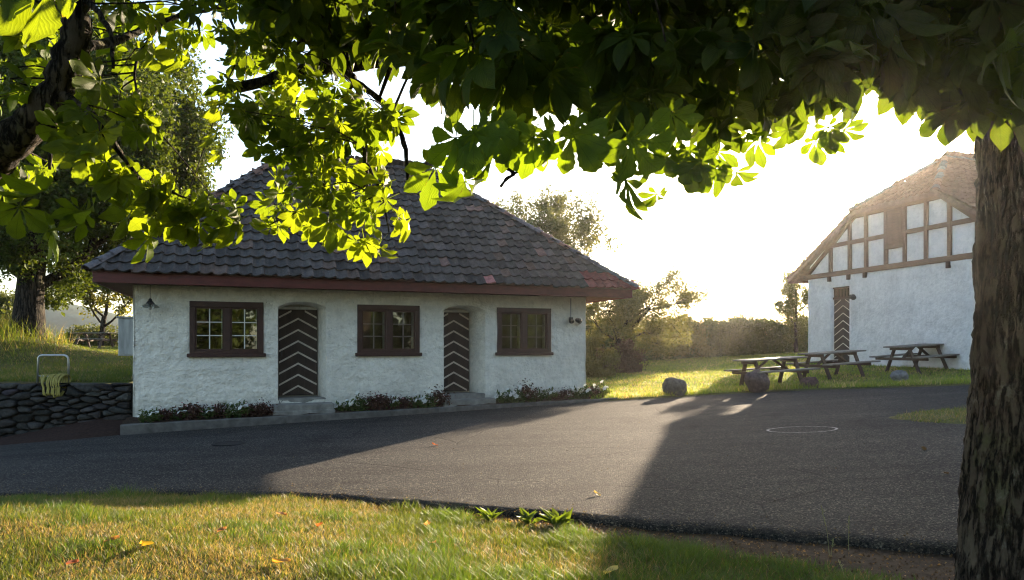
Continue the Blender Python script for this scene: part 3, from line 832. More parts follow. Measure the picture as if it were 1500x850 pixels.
hb = MB(); hb.box(3.60, 4.34, -.04, .09, 4.66, 4.795, b=.01); hb.build('hatch_sill', M_TIMBER, barn)
dr = chevron_door(barn, BD0 + .02, BD1 - .02, .75, BZL, .10, .27, .22, .028, .62)
tw = MB()
for i in range(6): tw.box(BD0 + .03 + i * .145, BD0 + .065 + i * .145, .08, .12, BZL + .08, BZT - .05)
tw.box(BD0, BD1, .06, .13, BZL + .003, BZL + .08); tw.box(BD0, BD1, .06, .13, BZT - .05, BZT); tw.build('transom', M_FRAME, barn)
tg = MB(); tg.box(BD0 + .02, BD1 - .02, .125, .129, BZL + .08, BZT - .05); tg.build('transom_pane', M_GLASS, barn)
# roof
f0, fr_, b0 = -.16, 2.14, BLEN + .3
mb = MB()
for s in (-1, 1):
    lo = [(UC + s * (UC + .95), 4.08), (UC + s * (UC + .1), 4.55), (UC + s * (HALF + .02), ZH)]
    pts = [np.array([[(x, f0, z), (x, b0, z)] for x, z in lo])]
    for th in (0, -.14):
        G = pts[0] + np.array([0, 0, th]); mb.grid(G if (s > 0) == (th == 0) else G[::-1])
        V = np.array([(lo[2][0], f0, ZH), (UC, fr_, 7.72), (UC, b0, 7.72), (lo[2][0], b0, ZH)]) + np.array([0, 0, th])
        mb.add(V, [(0, 1, 2, 3)])
    for k in (0, 1):                       # verge edge
        (xa, za), (xb, zb_) = lo[k], lo[k + 1]
        mb.add([(xa, f0, za), (xb, f0, zb_), (xb, f0, zb_ - .14), (xa, f0, za - .14)], [(0, 1, 2, 3)])
    mb.add([(lo[0][0], f0, 4.08), (lo[0][0], b0, 4.08), (lo[0][0], b0, 3.94), (lo[0][0], f0, 3.94)], [(0, 1, 2, 3)])
for th in (0, -.14):
    mb.add(np.array([(UC - HALF - .02, f0, ZH), (UC + HALF + .02, f0, ZH), (UC, fr_, 7.72)]) + np.array([0, 0, th]), [(0, 1, 2)])
mb.add([(UC - HALF - .02, f0, ZH), (UC + HALF + .02, f0, ZH), (UC + HALF + .02, f0, ZH - .14), (UC - HALF - .02, f0, ZH - .14)], [(0, 1, 2, 3)])
broof = mb.build('roof', M_BARNROOF, barn)
VV = []; FF = []; CC = []
def bt(a, b, c, d, sd):
    global VV, FF, CC
    V, Fc, C = tiles_on(a, b, c, d, False, sd); o = len(VV); VV += V; FF += [tuple(i + o for i in f) for f in Fc]; CC += [np.array((.15, .09, .07)) * (.6 + .9 * k.mean() / .1 * .5) for k in C]
bt((UC - HALF, f0, ZH), (UC + HALF, f0, ZH), (UC, fr_, 7.72), (UC, fr_, 7.72), 41)
for s in (-1, 1):
    A = (UC - (UC + .95), 4.08); B = (UC - (UC + .1), 4.55); C_ = (UC - HALF, ZH)
    if s < 0:
        bt((A[0], b0, A[1]), (A[0], f0, A[1]), (B[0], b0, B[1]), (B[0], f0, B[1]), 42); bt((B[0], b0, B[1]), (B[0], f0, B[1]), (C_[0], b0, ZH), (C_[0], f0, ZH), 43)
        bt((C_[0], b0, ZH), (C_[0], f0, ZH), (UC, b0, 7.72), (UC, fr_, 7.72), 44)
    else:
        mx = lambda x: 2 * UC - x
        bt((mx(A[0]), f0, A[1]), (mx(A[0]), b0, A[1]), (mx(B[0]), f0, B[1]), (mx(B[0]), b0, B[1]), 45); bt((mx(B[0]), f0, B[1]), (mx(B[0]), b0, B[1]), (mx(C_[0]), f0, ZH), (mx(C_[0]), b0, ZH), 46)
        bt((mx(C_[0]), f0, ZH), (mx(C_[0]), b0, ZH), (UC, fr_, 7.72), (UC, b0, 7.72), 47)
mesh('roof_tiles', np.array(VV), FF, M_TILE, broof, np.array(CC))
caps = MB(); cap_line((UC, fr_, 7.72), (UC, b0, 7.72)); cap_line((UC - HALF, f0, ZH), (UC, fr_, 7.72)); cap_line((UC + HALF, f0, ZH), (UC, fr_, 7.72))
caps.build('ridge_tiles', M_RIDGE, broof, True, usecol=True)
# lamp by the barn door
p = BO + BU * 2.36 + np.array([0, 0, 3.18]) - BD * .12
bl = empty('wall_lamp', p, BANG, 'small black lamp on a bracket beside the barn door', 'lamp')
mb = MB(); mb.beam((-.22, .10, .03), (.05, -.08, .02), .03, .03); mb.box(-.27, -.17, .06, .13, -.05, .1, b=.01); mb.build('bracket', M_BLACK, bl)
mb = MB(); V, Fc = tube_geo([(.02, -.06, .05), (.08, -.1, .02), (.18, -.18, -.04)], [.04, .075, .09], 14); mb.add(V, Fc); mb.build('lamp_head', M_BLACK, bl, True)

# ------------------------------------------------------------------ stone wall, hose
def blob(c, dims, col, mbx, seed, n=10, pw=3.2, rough=.12):
    rg = np.random.default_rng(seed); o = rg.random(3) * 50
    th = np.linspace(0, PI, n); ph = np.linspace(0, 2 * PI, 2 * n + 1)[:-1]
    V = [(0, 0, 1.)] + [(math.sin(a) * math.cos(b), math.sin(a) * math.sin(b), math.cos(a)) for a in th[1:-1] for b in ph] + [(0, 0, -1.)]
    V = np.array(V); k = (np.abs(V) ** pw).sum(1) ** (-1 / pw); V = V * k[:, None]
    nz = np.array([1.3 * mnoise.noise(Vector(v * 1.1 + o)) + .5 * mnoise.noise(Vector(v * 3.1 + o)) - .5 * abs(mnoise.noise(Vector(v * 1.9 + o * 2))) for v in V]); V = V * (1 + rough * nz)[:, None]
    rz = rg.normal(0, .06); ca, sa = math.cos(rz), math.sin(rz)
    V = V * np.array(dims) / 2; V = V @ np.array([[ca, 0, sa], [0, 1, 0], [-sa, 0, ca]]) + np.array(c)
    m = 2 * n; Fc = [(0, 1 + j, 1 + (j + 1) % m) for j in range(m)]
    for i in range(n - 3):
        for j in range(m): Fc.append((1 + i * m + j, 1 + (i + 1) * m + j, 1 + (i + 1) * m + (j + 1) % m, 1 + i * m + (j + 1) % m))
    last = len(V) - 1; b = 1 + (n - 3) * m; Fc += [(last, b + (j + 1) % m, b + j) for j in range(m)]
    mbx.add(V, Fc, col)
rg = np.random.default_rng(77); mb = MB()
def clip(poly, a, b):
    out = []
    for i in range(len(poly)):
        p, q = poly[i], poly[(i + 1) % len(poly)]; dp, dq = p @ a - b, q @ a - b
        if dp <= 0: out.append(p)
        if dp * dq < 0: out.append(p + (q - p) * (dp / (dp - dq)))
    return out
def cells(pts, box):
    res = []
    for i, p in enumerate(pts):
        d = ((pts - p) ** 2).sum(1); poly = [np.array(v, float) for v in ((box[0], box[2]), (box[1], box[2]), (box[1], box[3]), (box[0], box[3]))]
        for j in np.argsort(d)[1:26]:
            a = pts[j] - p; poly = clip(poly, a, a @ (pts[j] + p) / 2)
            if len(poly) < 3: break
        res.append(poly)
    return res
AX = 2.4; box = (-15.5, -7.99, -1.1 * AX, .71 * AX)
pts = np.stack([rg.uniform(box[0], box[1], 330), rg.uniform(box[2], box[3], 330)], 1)
for it in range(1):
    pts = np.array([np.mean(c, 0) if len(c) > 2 else p for c, p in zip(cells(pts, box), pts)]) + rg.normal(0, .04, (330, 2))
for ci, poly in enumerate(cells(pts, box)):
    if len(poly) < 3: continue
    q = np.array(poly); q[:, 1] /= AX; c0 = q.mean(0)
    if c0[1] < float(road_z(c0[0], 13.6)) - .25: continue
    for _ in range(2): q = np.concatenate([[a * .78 + b * .22, a * .22 + b * .78] for a, b in zip(q, np.roll(q, -1, 0))])
    n = len(q); g = rg.uniform(.010, .022); q = c0 + (q - c0) * (1 - g / np.maximum(.05, np.linalg.norm(q - c0, axis=1)))[:, None]
    dep = rg.uniform(-.04, .045); tilt = rg.normal(0, .10, 2); rings = []
    for sc_, yy in ((1.0, .16), (1.0, .045), (.955, .012), (.84, -.012), (.62, -.022), (.32, -.026), (.02, -.026)):
        r = c0 + (q - c0) * sc_
        row = []
        for v in r:
            nz = mnoise.noise(Vector((v[0] * 7, v[1] * 7, ci * 3.1))) + .6 * mnoise.noise(Vector((v[0] * 19, v[1] * 19, ci)))
            row.append((v[0] + .008 * nz, 14.24 + dep + yy + .034 * nz * (yy < .1) + (v - c0) @ tilt * (yy < .1), v[1] + .008 * nz))
        row.append(row[0]); rings.append(row)
    tone = rg.uniform(.5, 1.5); mb.grid(np.array(rings), np.array((.052, .052, .050)) * tone * (1 + rg.normal(0, .03, 3)))
mb.box(-15.6, -7.99, 14.36, 14.62, -1.2, .67, col=(.018, .018, .016))
sw = mb.build('stone_wall', M_STONE, None, True, origin=(-11.5, 14.4, -.5), usecol=True)
tag(sw, 'dark dry stone retaining wall below the raised lawn beside the cottage', 'stone wall')
g0 = P(78, 565, 14.5); gz = .70
hr = empty('hose_stand', (g0[0], 14.5, gz), R(3), 'grey metal hoop stand above the stone wall', 'hose stand')
mb = MB(); hw = .31
pts = [(-hw - .015, 0, -.15), (-hw, 0, .50)] + [(-hw + .09 - .09 * math.cos(t), 0, .50 + .09 * math.sin(t)) for t in np.linspace(.2, PI / 2, 5)] + [(hw - .09 + .09 * math.sin(t), 0, .50 + .09 * math.cos(t)) for t in np.linspace(0, PI / 2 - .2, 5)] + [(hw, 0, .5), (hw + .015, 0, -.15)]
mb.tube(pts, .021, 10); mb.build('hoop', M_STEEL, hr, True)
mb = MB(); mb.tube([(-hw, 0, .15), (hw, 0, .15)], .015, 8); mb.build('cross_bar', M_STEEL, hr, True)
mb = MB(); rg = np.random.default_rng(3)
for i in range(13):
    x = -.13 + i * .033 + rg.normal(0, .008); dx = rg.normal(0, .025); rr = .155 + rg.normal(0, .012); pts = []
    for t in np.linspace(0, 2 * PI, 22):
        zz_ = math.cos(t); pts.append((x + dx * zz_ + .02 * math.sin(t) , -.16 + .16 * math.sin(t) * (1 if zz_ > -.3 else .55) - .15 * (zz_ < 0) * abs(zz_), .07 + (rr * .75 * zz_ if zz_ > 0 else rr * 2.0 * zz_) ))
    mb.tube(pts, .0125, 6, False)
hs = mb.build('garden_hose', M_HOSE, None, True); hs.location = (g0[0] + .10, 14.5, .70); hs.rotation_euler = (0, 0, R(3))
tag(hs, 'coiled yellow garden hose hanging on the metal hoop stand', 'hose')

# ------------------------------------------------------------------ picnic tables and boulders
def picnic_table(mat, mattop):
    root = empty('picnic_table')
    t = MB()
    for i in range(5): t.box(-.95, .95, -.36 + i * .146, -.36 + i * .146 + .138, .715, .755, b=.006)
    t.build('tabletop', mattop, root)
    for s in (-1, 1):
        b = MB()
        for i in range(2): b.box(-.95, .95, s * .70 - .14 + i * .145, s * .70 - .14 + i * .145 + .138, .415, .455, b=.006)
        b.build('bench', mattop, root)
    for x in (-.62, .62):
        l = MB()
        for s in (-1, 1): l.beam((x, s * .56, -.12), (x, s * .22, .71), .05, .11, (1, 0, 0), b=.006)
        l.box(x - .07, x - .027, -.84, .84, .33, .413, b=.006); l.box(x - .07, x - .027, -.35, .35, .63, .713, b=.006)
        l.build('leg_frame', mat, root)
    br = MB()
    for s in (-1, 1): br.beam((s * .60, 0, .37), (s * .10, 0, .70), .045, .09, (0, 1, 0), b=.005)
    br.build('brace', mat, root)
    return root
pt = picnic_table(M_TABLE, M_TABLEG)
spots = [((7.2, 18.95), 14, 'dark wooden picnic table behind the round boulder, nearest the cottage', None),
         ((9.5, 20.2), 20, 'dark wooden picnic table in front of the barn door, between two other tables', None),
         ((12.15, 20.5), 24, 'dark wooden picnic table against the white barn wall near the big trunk', None),
         ((-20.8, 34.0), -4, 'dark picnic table alone on the raised lawn by the slim tree', None)]
for i, ((x, y), rz, lab, _) in enumerate(spots):
    o = pt if i == 0 else copy_tree(pt)
    if i == 3: z = float(terr_z(x, y))
    else: z = float(lawn_z(np.array(x), np.array(y)))
    o.location = (x, y, z + .02); o.rotation_euler = (0, R(-3.0 if i < 3 else 0), R(rz)); tag(o, lab, 'picnic table', 'wooden picnic tables on the lawns')
def boulder(px, py, Y, w, h, seed, label, col):
    c = P(px, py, Y); mb = MB(); blob((0, 0, 0), (w, w * .8, h), col, mb, seed, 18, 2.0, .22)
    o = mb.build('boulder', M_STONE, None, True, usecol=True); o.location = c; tag(o, label, 'boulder', 'boulders along the edge of the drive')
boulder(988, 567, 17.9, .70, .50, 4, 'rounded grey boulder with a mossy side on the sunlit grass edge', (.10, .098, .09))
boulder(1109, 561, 18.0, .62, .62, 8, 'brownish boulder in front of the picnic table nearest the cottage', (.12, .09, .085))
boulder(1317, 552, 18.3, .42, .36, 15, 'small pale boulder under the picnic table by the barn wall', (.2, .2, .2))
boulder(1186, 563, 18.2, .50, .4, 23, 'low reddish boulder between the two middle picnic tables', (.13, .085, .075))

# ------------------------------------------------------------------ flat things on the drive
a = np.linspace(0, 2 * PI, 65)
cx, cy = 4.66, 10.97
G = np.array([[(cx + r * .55 * math.cos(t), cy + r * .33 * math.sin(t), 0) for t in a] for r in (.945, .98, 1.02)])
G[..., 2] = road_z(G[..., 0], G[..., 1]) + .012
o = mesh('painted_ring', *grid_geo(G), M_PAINT); tag(o, 'worn white oval ring painted on the drive', 'marking')
cx, cy = -4.85, 11.7
mc = empty('manhole_cover', (cx, cy, float(road_z(cx, cy))), 0, 'round iron manhole cover in the shaded drive before the cottage', 'manhole cover')
mb = MB(); mb.lathe([(0, .012), (.21, .012), (.212, .004)], 28); 
mb.build('cover', M_IRON, mc); mb = MB(); mb.lathe([(.218, .004), (.22, .014), (.275, .014), (.28, .0)], 28); mb.build('ring', M_IRON, mc)
# a darker seam between two layings of the asphalt
pp = smooth_line([P(1080, 622, 11), P(1250, 612, 11.6), P(1425, 600, 12.2), P(1600, 594, 12.8)], 40)
yy = np.array([11.6, 11.9, 12.6, 13.0]); 
pp = smooth_line([(3.9, 11.7, 0), (5.9, 11.95, 0), (8.3, 12.5, 0), (12, 13.2, 0)], 50)
G = np.array([[(p[0], p[1] - .035 - .02 * mnoise.noise(Vector(p * 2)), 0) for p in pp], [(p[0], p[1] + .03 + .03 * mnoise.noise(Vector(p * 3)), 0) for p in pp]])
G[..., 2] = road_z(G[..., 0], G[..., 1]) + .006
o = mesh('road_seam', *grid_geo(G), simple('tar_seam', (.012, .012, .013), .8, .1)); tag(o, kind='structure')

# ------------------------------------------------------------------ trees
def bark_trunk(pts, rad, n=96, k=160, amp=.035, seed=0):
    """fine trunk surface with vertical bark ridges"""
    line = smooth_line(pts, k); rad = np.interp(np.linspace(0, 1, k), np.linspace(0, 1, len(rad)), rad)
    a = np.arange(n) / n * 2 * PI; wob = []
    for i in range(k):
        z = line[i][2]
        r = 1 + amp * np.array([1.3 * mnoise.noise(Vector((math.cos(t) * 7, math.sin(t) * 7, z * 2.2 + seed))) + 1.0 * mnoise.noise(Vector((math.cos(t) * 16, math.sin(t) * 16, z * 6 + seed))) + .7 * mnoise.noise(Vector((math.cos(t) * 30, math.sin(t) * 30, z * 22))) + 1.6 * mnoise.noise(Vector((math.cos(t) * 1.6, math.sin(t) * 1.6, z * .8 + seed))) for t in a])
        wob.append(r)
    return tube_geo(line, rad, n, True, np.array(wob))

def grow(mbx, p, d, L, r, depth, tips, rgx, spread=.55, up=.12, nb=(2, 3), ratio=.72):
    n = 6; pts = [np.array(p, float)]; dd = np.array(d, float) / np.linalg.norm(d)
    for i in range(n):
        dd = dd + rgx.normal(0, .10, 3) + np.array([0, 0, up * .12]); dd /= np.linalg.norm(dd); pts.append(pts[-1] + dd * L / n)
    rr = np.linspace(r, r * .62, n + 1)
    mbx.tube(pts, rr, 10 if r > .08 else (7 if r > .03 else 5), True)
    if depth == 0: tips.append((pts[-1], dd)); tips.append((pts[3], dd)); return
    if depth <= 2: tips.append((pts[-2], dd))
    for k in range(rgx.integers(nb[0], nb[1] + 1)):
        nd = dd + rgx.normal(0, spread, 3); nd[2] += up; grow(mbx, pts[-1] if k else pts[-1], nd, L * ratio * rgx.uniform(.85, 1.15), rr[-1] * rgx.uniform(.62, .85), depth - 1, tips, rgx, spread, up, nb, ratio)

SPR = [spray(9, s, .42, 1.0) for s in range(5)]
def crown(name, centres, rad, per, size, colA, colB, mat, root, origin, rgx, gap=.0, tmpl=None, flat=1.0):
    """leaf sprays gathered into clumps round the given centres"""
    centres = np.asarray(centres); N = len(centres) * per
    c = np.repeat(centres, per, 0); off = rgx.normal(size=(N, 3)); off /= np.linalg.norm(off, axis=1)[:, None]
    off *= (rgx.random(N) ** .45)[:, None] * rad * rgx.uniform(.6, 1.25, len(centres)).repeat(per)[:, None]; off[:, 2] *= flat
    pos = c + off; tone = np.clip(np.repeat(rgx.random(len(centres)), per) * .7 + rgx.random(N) * .5, 0, 1)[:, None]
    cols = np.array(colA) * (1 - tone) + np.array(colB) * tone
    items = []
    for k, T in enumerate(tmpl or SPR):
        s = np.arange(N) % len(tmpl or SPR) == k; n = s.sum()
        items.append((T, rand_frames(n, None, 1, scale=size * rgx.uniform(.7, 1.3, n)), pos[s], cols[s]))
    return join_scatter(name, items, mat, root, origin)

def tree(name, base, label, trunk_pts, trunk_r, seeds, crown_kw, cat='tree', group=None, limbs=5, depth=3, L=2.0, up=.2, extra=(), bark=M_BARK2, first=.6, ell=None, ratio=.72, spread=.6):
    base = np.array(base, float); root = empty(name, base, 0, label, cat, group); rgx = np.random.default_rng(seeds)
    mb = MB(); line = smooth_line(np.array(trunk_pts, float), 20); rr = np.interp(np.linspace(0, 1, 20), np.linspace(0, 1, len(trunk_r)), trunk_r)
    mb.tube(line, rr, 18); mb.build('trunk', bark, root, True, origin=base)
    tips = []; lb = MB()
    for k in range(limbs):
        t = first + (1 - first) * k / max(1, limbs - 1); i = min(19, int(t * 19)); az = k * 2.4 + rgx.random()
        grow(lb, line[i], (math.cos(az) * 1.0, math.sin(az) * 1.0, .35 + .7 * t), L * rgx.uniform(.85, 1.15), rr[i] * .5, depth, tips, rgx, spread, up, ratio=ratio)
    for e in extra: grow(lb, *e, tips, rgx, spread, up, ratio=ratio)
    if lb.n: lb.build('branches', bark, root, True, origin=base)
    C = [t[0] for t in tips]
    if ell is not None:
        (cx, cy, cz), (rx, ry, rz), n = ell
        q = rgx.normal(size=(n, 3)); q /= np.linalg.norm(q, axis=1)[:, None]; q *= (rgx.random(n) ** .33)[:, None]
        nz = np.array([mnoise.noise(Vector(v * 1.7 + seeds)) for v in q]); q = q * (1 + .35 * nz)[:, None]
        C += list(q * np.array([rx, ry, rz]) + np.array([cx, cy, cz]))
    crown('crown', np.array(C), origin=base, root=root, rgx=rgx, **crown_kw)
    return root

# big maple on the mound, left
bx, by = -15.6, 22.0; bz = float(terr_z(bx, by)) - .1
tree('maple_tree', (bx, by, bz), 'large dark leafy tree with a thick trunk on the grassy mound', [(bx, by, bz), (bx + .05, by, bz + 1.2), (bx + .15, by, bz + 2.6), (bx + .1, by, bz + 4.5), (bx + .3, by, bz + 7)], [.52, .40, .36, .27, .12], 5,
     dict(rad=.85, per=84, size=.34, colA=(.022, .042, .009), colB=(.065, .105, .018), mat=M_LEAF2), limbs=8, depth=3, L=2.1, up=.15, first=.32, ell=((bx + .6, by, bz + 6.3), (5.0, 4.2, 4.3), 270))
# slim tree behind the picnic table on the left
bx, by = -22.3, 37.0; bz = 1.45
tree('young_tree', (bx + .2, by, bz), 'slim multi-stemmed tree behind the lone picnic table on the raised lawn', [(bx, by, bz), (bx + .1, by, bz + .9), (bx + .2, by, bz + 1.6)], [.16, .13, .12], 11,
     dict(rad=.55, per=22, size=.40, colA=(.06, .09, .015), colB=(.14, .16, .025), mat=M_LEAF2), limbs=5, depth=2, L=1.7, up=.35, first=.6, ell=((bx + .5, by, bz + 3.4), (3.0, 2, 1.0), 26))
# tree behind the cottage roof
bx, by = 1.25, 29.5; bz = .6
bx -= .5
tree('fruit_tree', (bx, by, bz), 'tall airy grey-green tree rising behind the cottage roof', [(bx, by, bz), (bx - .1, by, bz + 1.8), (bx - .3, by, bz + 3.2), (bx - .3, by, bz + 4.4)], [.22, .17, .13, .07], 21,
     dict(rad=.55, per=20, size=.26, colA=(.075, .095, .05), colB=(.13, .15, .07), mat=M_LEAFG), limbs=6, depth=2, L=1.5, up=.15, first=.45, ell=((bx - .1, by, bz + 5.1), (3.4, 1.9, 2.2), 180))
# leaning apple tree beside the cottage
bx, by = 4.2, 27.2; bz = .5
at = tree('apple_tree', (bx, by, bz), 'low spreading apple tree with thin branches between the cottage and the hedge', [(bx, by, bz), (bx + .05, by, bz + .7), (bx + .0, by, bz + 1.3), (bx - .1, by, bz + 1.7)], [.17, .12, .11, .08], 33,
     dict(rad=.42, per=20, size=.20, colA=(.065, .085, .035), colB=(.14, .15, .05), mat=M_LEAFG), limbs=5, depth=2, L=.95, up=.08, first=.5, ratio=.68, extra=[((bx + .02, by, bz + 1.0), (1.0, 0, .85), 1.9, .09, 1), ((bx, by, bz + .9), (.8, -.2, .6), 1.1, .06, 1), ((bx - .05, by, bz + 1.5), (.7, 0, .55), 1.6, .06, 2)], ell=((bx - .1, by, bz + 2.1), (1.5, 1.1, 1.2), 34))
rgx = np.random.default_rng(35)
q = np.concatenate([rgx.normal(size=(30, 3)) * np.array([.6, .5, .35]) + np.array([bx + 1.3, by, bz + 2.7]), rgx.normal(size=(18, 3)) * np.array([.5, .4, .22]) + np.array([bx + 2.4, by, bz + 3.0]), rgx.normal(size=(20, 3)) * np.array([.45, .5, .35]) + np.array([bx + .7, by, bz + 1.2])])
crown('crown', q, .36, 15, .20, (.065, .085, .035), (.14, .15, .05), M_LEAFG, at, np.array([bx, by, bz]), rgx)
# young conifer-like tree near the barn
bx, by = 13.1, 31.5; bz = 1.1
tree('sapling', (bx, by, bz), 'small upright tree above the hedge beside the barn corner', [(bx, by, bz), (bx, by, bz + 1.6), (bx + .05, by, bz + 3.1)], [.09, .06, .02], 41,
     dict(rad=.36, per=26, size=.22, colA=(.05, .075, .02), colB=(.10, .12, .03), mat=M_LEAFG), limbs=6, depth=1, L=.7, up=.5, first=.3, ell=((bx, by, bz + 1.7), (.5, .5, 1.4), 18))

def bush(name, base, label, cat, ell, n, kw, seed, group=None):
    base = np.array(base, float); root = empty(name, base, 0, label, cat, group); rgx = np.random.default_rng(seed)
    (rx, ry, rz) = ell; q = rgx.normal(size=(n, 3)); q /= np.linalg.norm(q, axis=1)[:, None]; q *= (rgx.random(n) ** .4)[:, None]
    q = q * np.array([rx, ry, rz]); q[:, 2] = np.abs(q[:, 2])
    mb = MB(); mb.lathe([(0, .06), (.05, .05), (.06, -.2), (0, -.2)], 8, base)
    for c in q[::3]:
        pts = smooth_line([base + np.array([c[0] * .03, c[1] * .03, -.1]), base + c * np.array([.6, .6, .55]), base + c], 6); mb.tube(pts, np.linspace(.018, .006, 6), 5)
    mb.build('stems', M_BARK2, root, origin=base)
    crown('foliage', base + q, root=root, origin=base, rgx=rgx, **kw)
    return root
bush('dark_shrub', (4.15, 26.0, .42), 'low dark brownish shrub under the apple tree', 'shrub', (1.0, .8, 1.2), 60, dict(rad=.28, per=34, size=.16, colA=(.035, .025, .02), colB=(.075, .045, .035), mat=M_LEAFG), 51)
bush('leafy_shrub', (3.0, 24.6, .40), 'bright leafy shrub at the back corner of the cottage', 'shrub', (.9, .7, 1.5), 40, dict(rad=.3, per=24, size=.18, colA=(.08, .09, .03), colB=(.16, .15, .05), mat=M_LEAFG), 52)
tree('broadleaf_tree', (-6.2, 30, 1.2), 'round leafy tree standing hidden behind the cottage', [(-6.2, 30, 1.1), (-6.2, 30, 2.5), (-6.1, 30, 4)], [.25, .2, .12], 57, dict(rad=.9, per=16, size=.8, colA=(.04, .065, .014), colB=(.09, .12, .025), mat=M_LEAF2), limbs=4, depth=1, L=1.5, ell=((-6.2, 30, 4.4), (2.7, 2.7, 2.6), 60))
# hedge
rgx = np.random.default_rng(61); hb = np.array([11, 33.2, 1.0]); hroot = empty('hedge', hb, 0, 'long clipped hedge closing the lawn behind the picnic tables', 'hedge')
n = 1500; hx = rgx.uniform(1.0, 24, n); q = np.stack([hx, 33.2 + rgx.uniform(-.7, .7, n), 0.85 + rgx.random(n) ** 1.05 * (1.6 + .3 * vnoise(hx * 1.7, hx * 0, 62))], 1)
crown('foliage', q, .34, 24, .24, (.026, .050, .016), (.060, .095, .024), M_LEAFG, hroot, hb, rgx)
mb = MB()
for i in range(60):
    x = 1.2 + .36 * i; mb.tube([(x, 33.2, .7), (x + rgx.normal(0, .15), 33.2 + rgx.normal(0, .2), 1.5), (x + rgx.normal(0, .3), 33.2, 2.3)], [.03, .02, .008], 5)
mb.build('stems', M_BARK2, hroot, origin=hb)
bush('hazel_bush', (8.1, 32.6, 1.1), 'pale green bush at the cottage end of the hedge', 'bush', (1.3, .8, 1.75), 60, dict(rad=.36, per=24, size=.24, colA=(.07, .085, .03), colB=(.15, .15, .05), mat=M_LEAFG), 63)
# bushes closing the raised lawn on the left
for i, (x, y, rx, rz, lab, ca, cb_) in enumerate([(-27.5, 36, 2.6, 3.2, 'dense dark bush rising behind the grassy mound', (.03, .05, .014), (.07, .09, .02)),
        (-24.4, 40, 2.0, 1.15, 'low rounded green bush between the thick trunk and the slim tree', (.05, .07, .02), (.10, .12, .035)),
        (-20.3, 40.5, 2.6, 1.6, 'pale green bush behind the lone picnic table', (.08, .10, .035), (.16, .17, .055)),
        (-16.5, 39, 2.2, 2.2, 'grey-green bush seen beside the grey cabinet', (.07, .08, .04), (.14, .14, .065)),
        (-18.6, 24.5, 1.5, 1.4, 'dark bush close beside the thick trunk on the mound', (.03, .05, .014), (.08, .10, .022))]):
    bz = float(terr_z(np.array(x), np.array(min(y, 36.0))))
    bush('bush', (x, y, bz), lab, 'bush', (rx, rx * .7, rz), int(26 * rx * rz), dict(rad=.45, per=24, size=.30, colA=ca, colB=cb_, mat=M_LEAFG), 70 + i)
# trees behind the camera, mirrored in the cottage windows
for i, (x, y, lab) in enumerate([(1.5, -15, 'broad leafy tree across the drive behind the viewer'), (11, -10, 'leafy tree on the lawn behind the big trunk'), (19, -2, 'leafy tree beyond the big trunk out of view')]):
    tree('broadleaf_tree', (x, y, -.1), lab, [(x, y, -.2), (x, y, 2), (x + .2, y, 4)], [.4, .32, .2], 90 + i, dict(rad=1.0, per=14, size=.95, colA=(.04, .065, .014), colB=(.09, .12, .025), mat=M_LEAF2), limbs=4, depth=1, L=2, ell=((x, y, 4.2), (4.6, 3.5, 4.0), 130))

# ------------------------------------------------------------------ the horse chestnuts overhead
CL_FINE = [chestnut_leaf(s, 15, d, .07, 7) for s, d in ((1, .35), (2, .55), (3, .9), (4, .5), (5, 1.25), (6, .15))]
CL_MID = [chestnut_leaf(10 + s, 8, d, .0, 7) for s, d in ((1, .4), (2, .6), (3, .9), (4, .55))] + [chestnut_leaf(20, 8, .6, 0, 5)]
CL_LOW = [chestnut_leaf(30 + s, 6, d, .0, 7) for s, d in ((1, .4), (2, .7))] + [chestnut_leaf(40, 6, .6, 0, 5)]

def leaf_set(tm, pos, axis, size, rgx, colA=(.045, .085, .012), colB=(.085, .125, .018), spread=.5, roll=.45, upd=(0, .12, 1.)):
    N = len(pos); items = []; axis = np.broadcast_to(np.asarray(axis, float), (N, 3)); size = np.broadcast_to(np.asarray(size, float), (N,)); tone = rgx.random(N)[:, None]
    cols = np.array(colA) * (1 - tone) + np.array(colB) * tone
    for k, T in enumerate(tm):
        s = np.arange(N) % len(tm) == k; n = int(s.sum())
        if n == 0: continue
        a = axis[s] + rgx.normal(size=(n, 3)) * spread; a /= np.linalg.norm(a, axis=1)[:, None]
        u = np.array(upd) + rgx.normal(size=(n, 3)) * roll; x = np.cross(a, u); x /= np.linalg.norm(x, axis=1)[:, None]; z = np.cross(x, a)
        items.append((T, np.stack([x, a, z], 2) * size[s].reshape(-1, 1, 1), pos[s], cols[s]))
    return items

def in_poly(x, y, poly):
    c = np.zeros(len(x), bool); n = len(poly); j = n - 1
    for i in range(n):
        xi, yi = poly[i]; xj, yj = poly[j]
        c ^= ((yi > y) != (yj > y)) & (x < (xj - xi) * (y - yi) / (yj - yi + 1e-12) + xi); j = i
    return c
def sample_poly(poly, n, rgx):
    poly = np.array(poly, float); lo, hi = poly.min(0), poly.max(0); out = np.zeros((0, 2))
    while len(out) < n:
        p = lo + (hi - lo) * rgx.random((n * 2, 2)); out = np.concatenate([out, p[in_poly(p[:, 0], p[:, 1], poly)]])
    return out[:n]
def PP(px, py, Y): return np.stack([(px - 750) / F * Y, Y, CAMZ + (YH - py) / F * Y], -1)

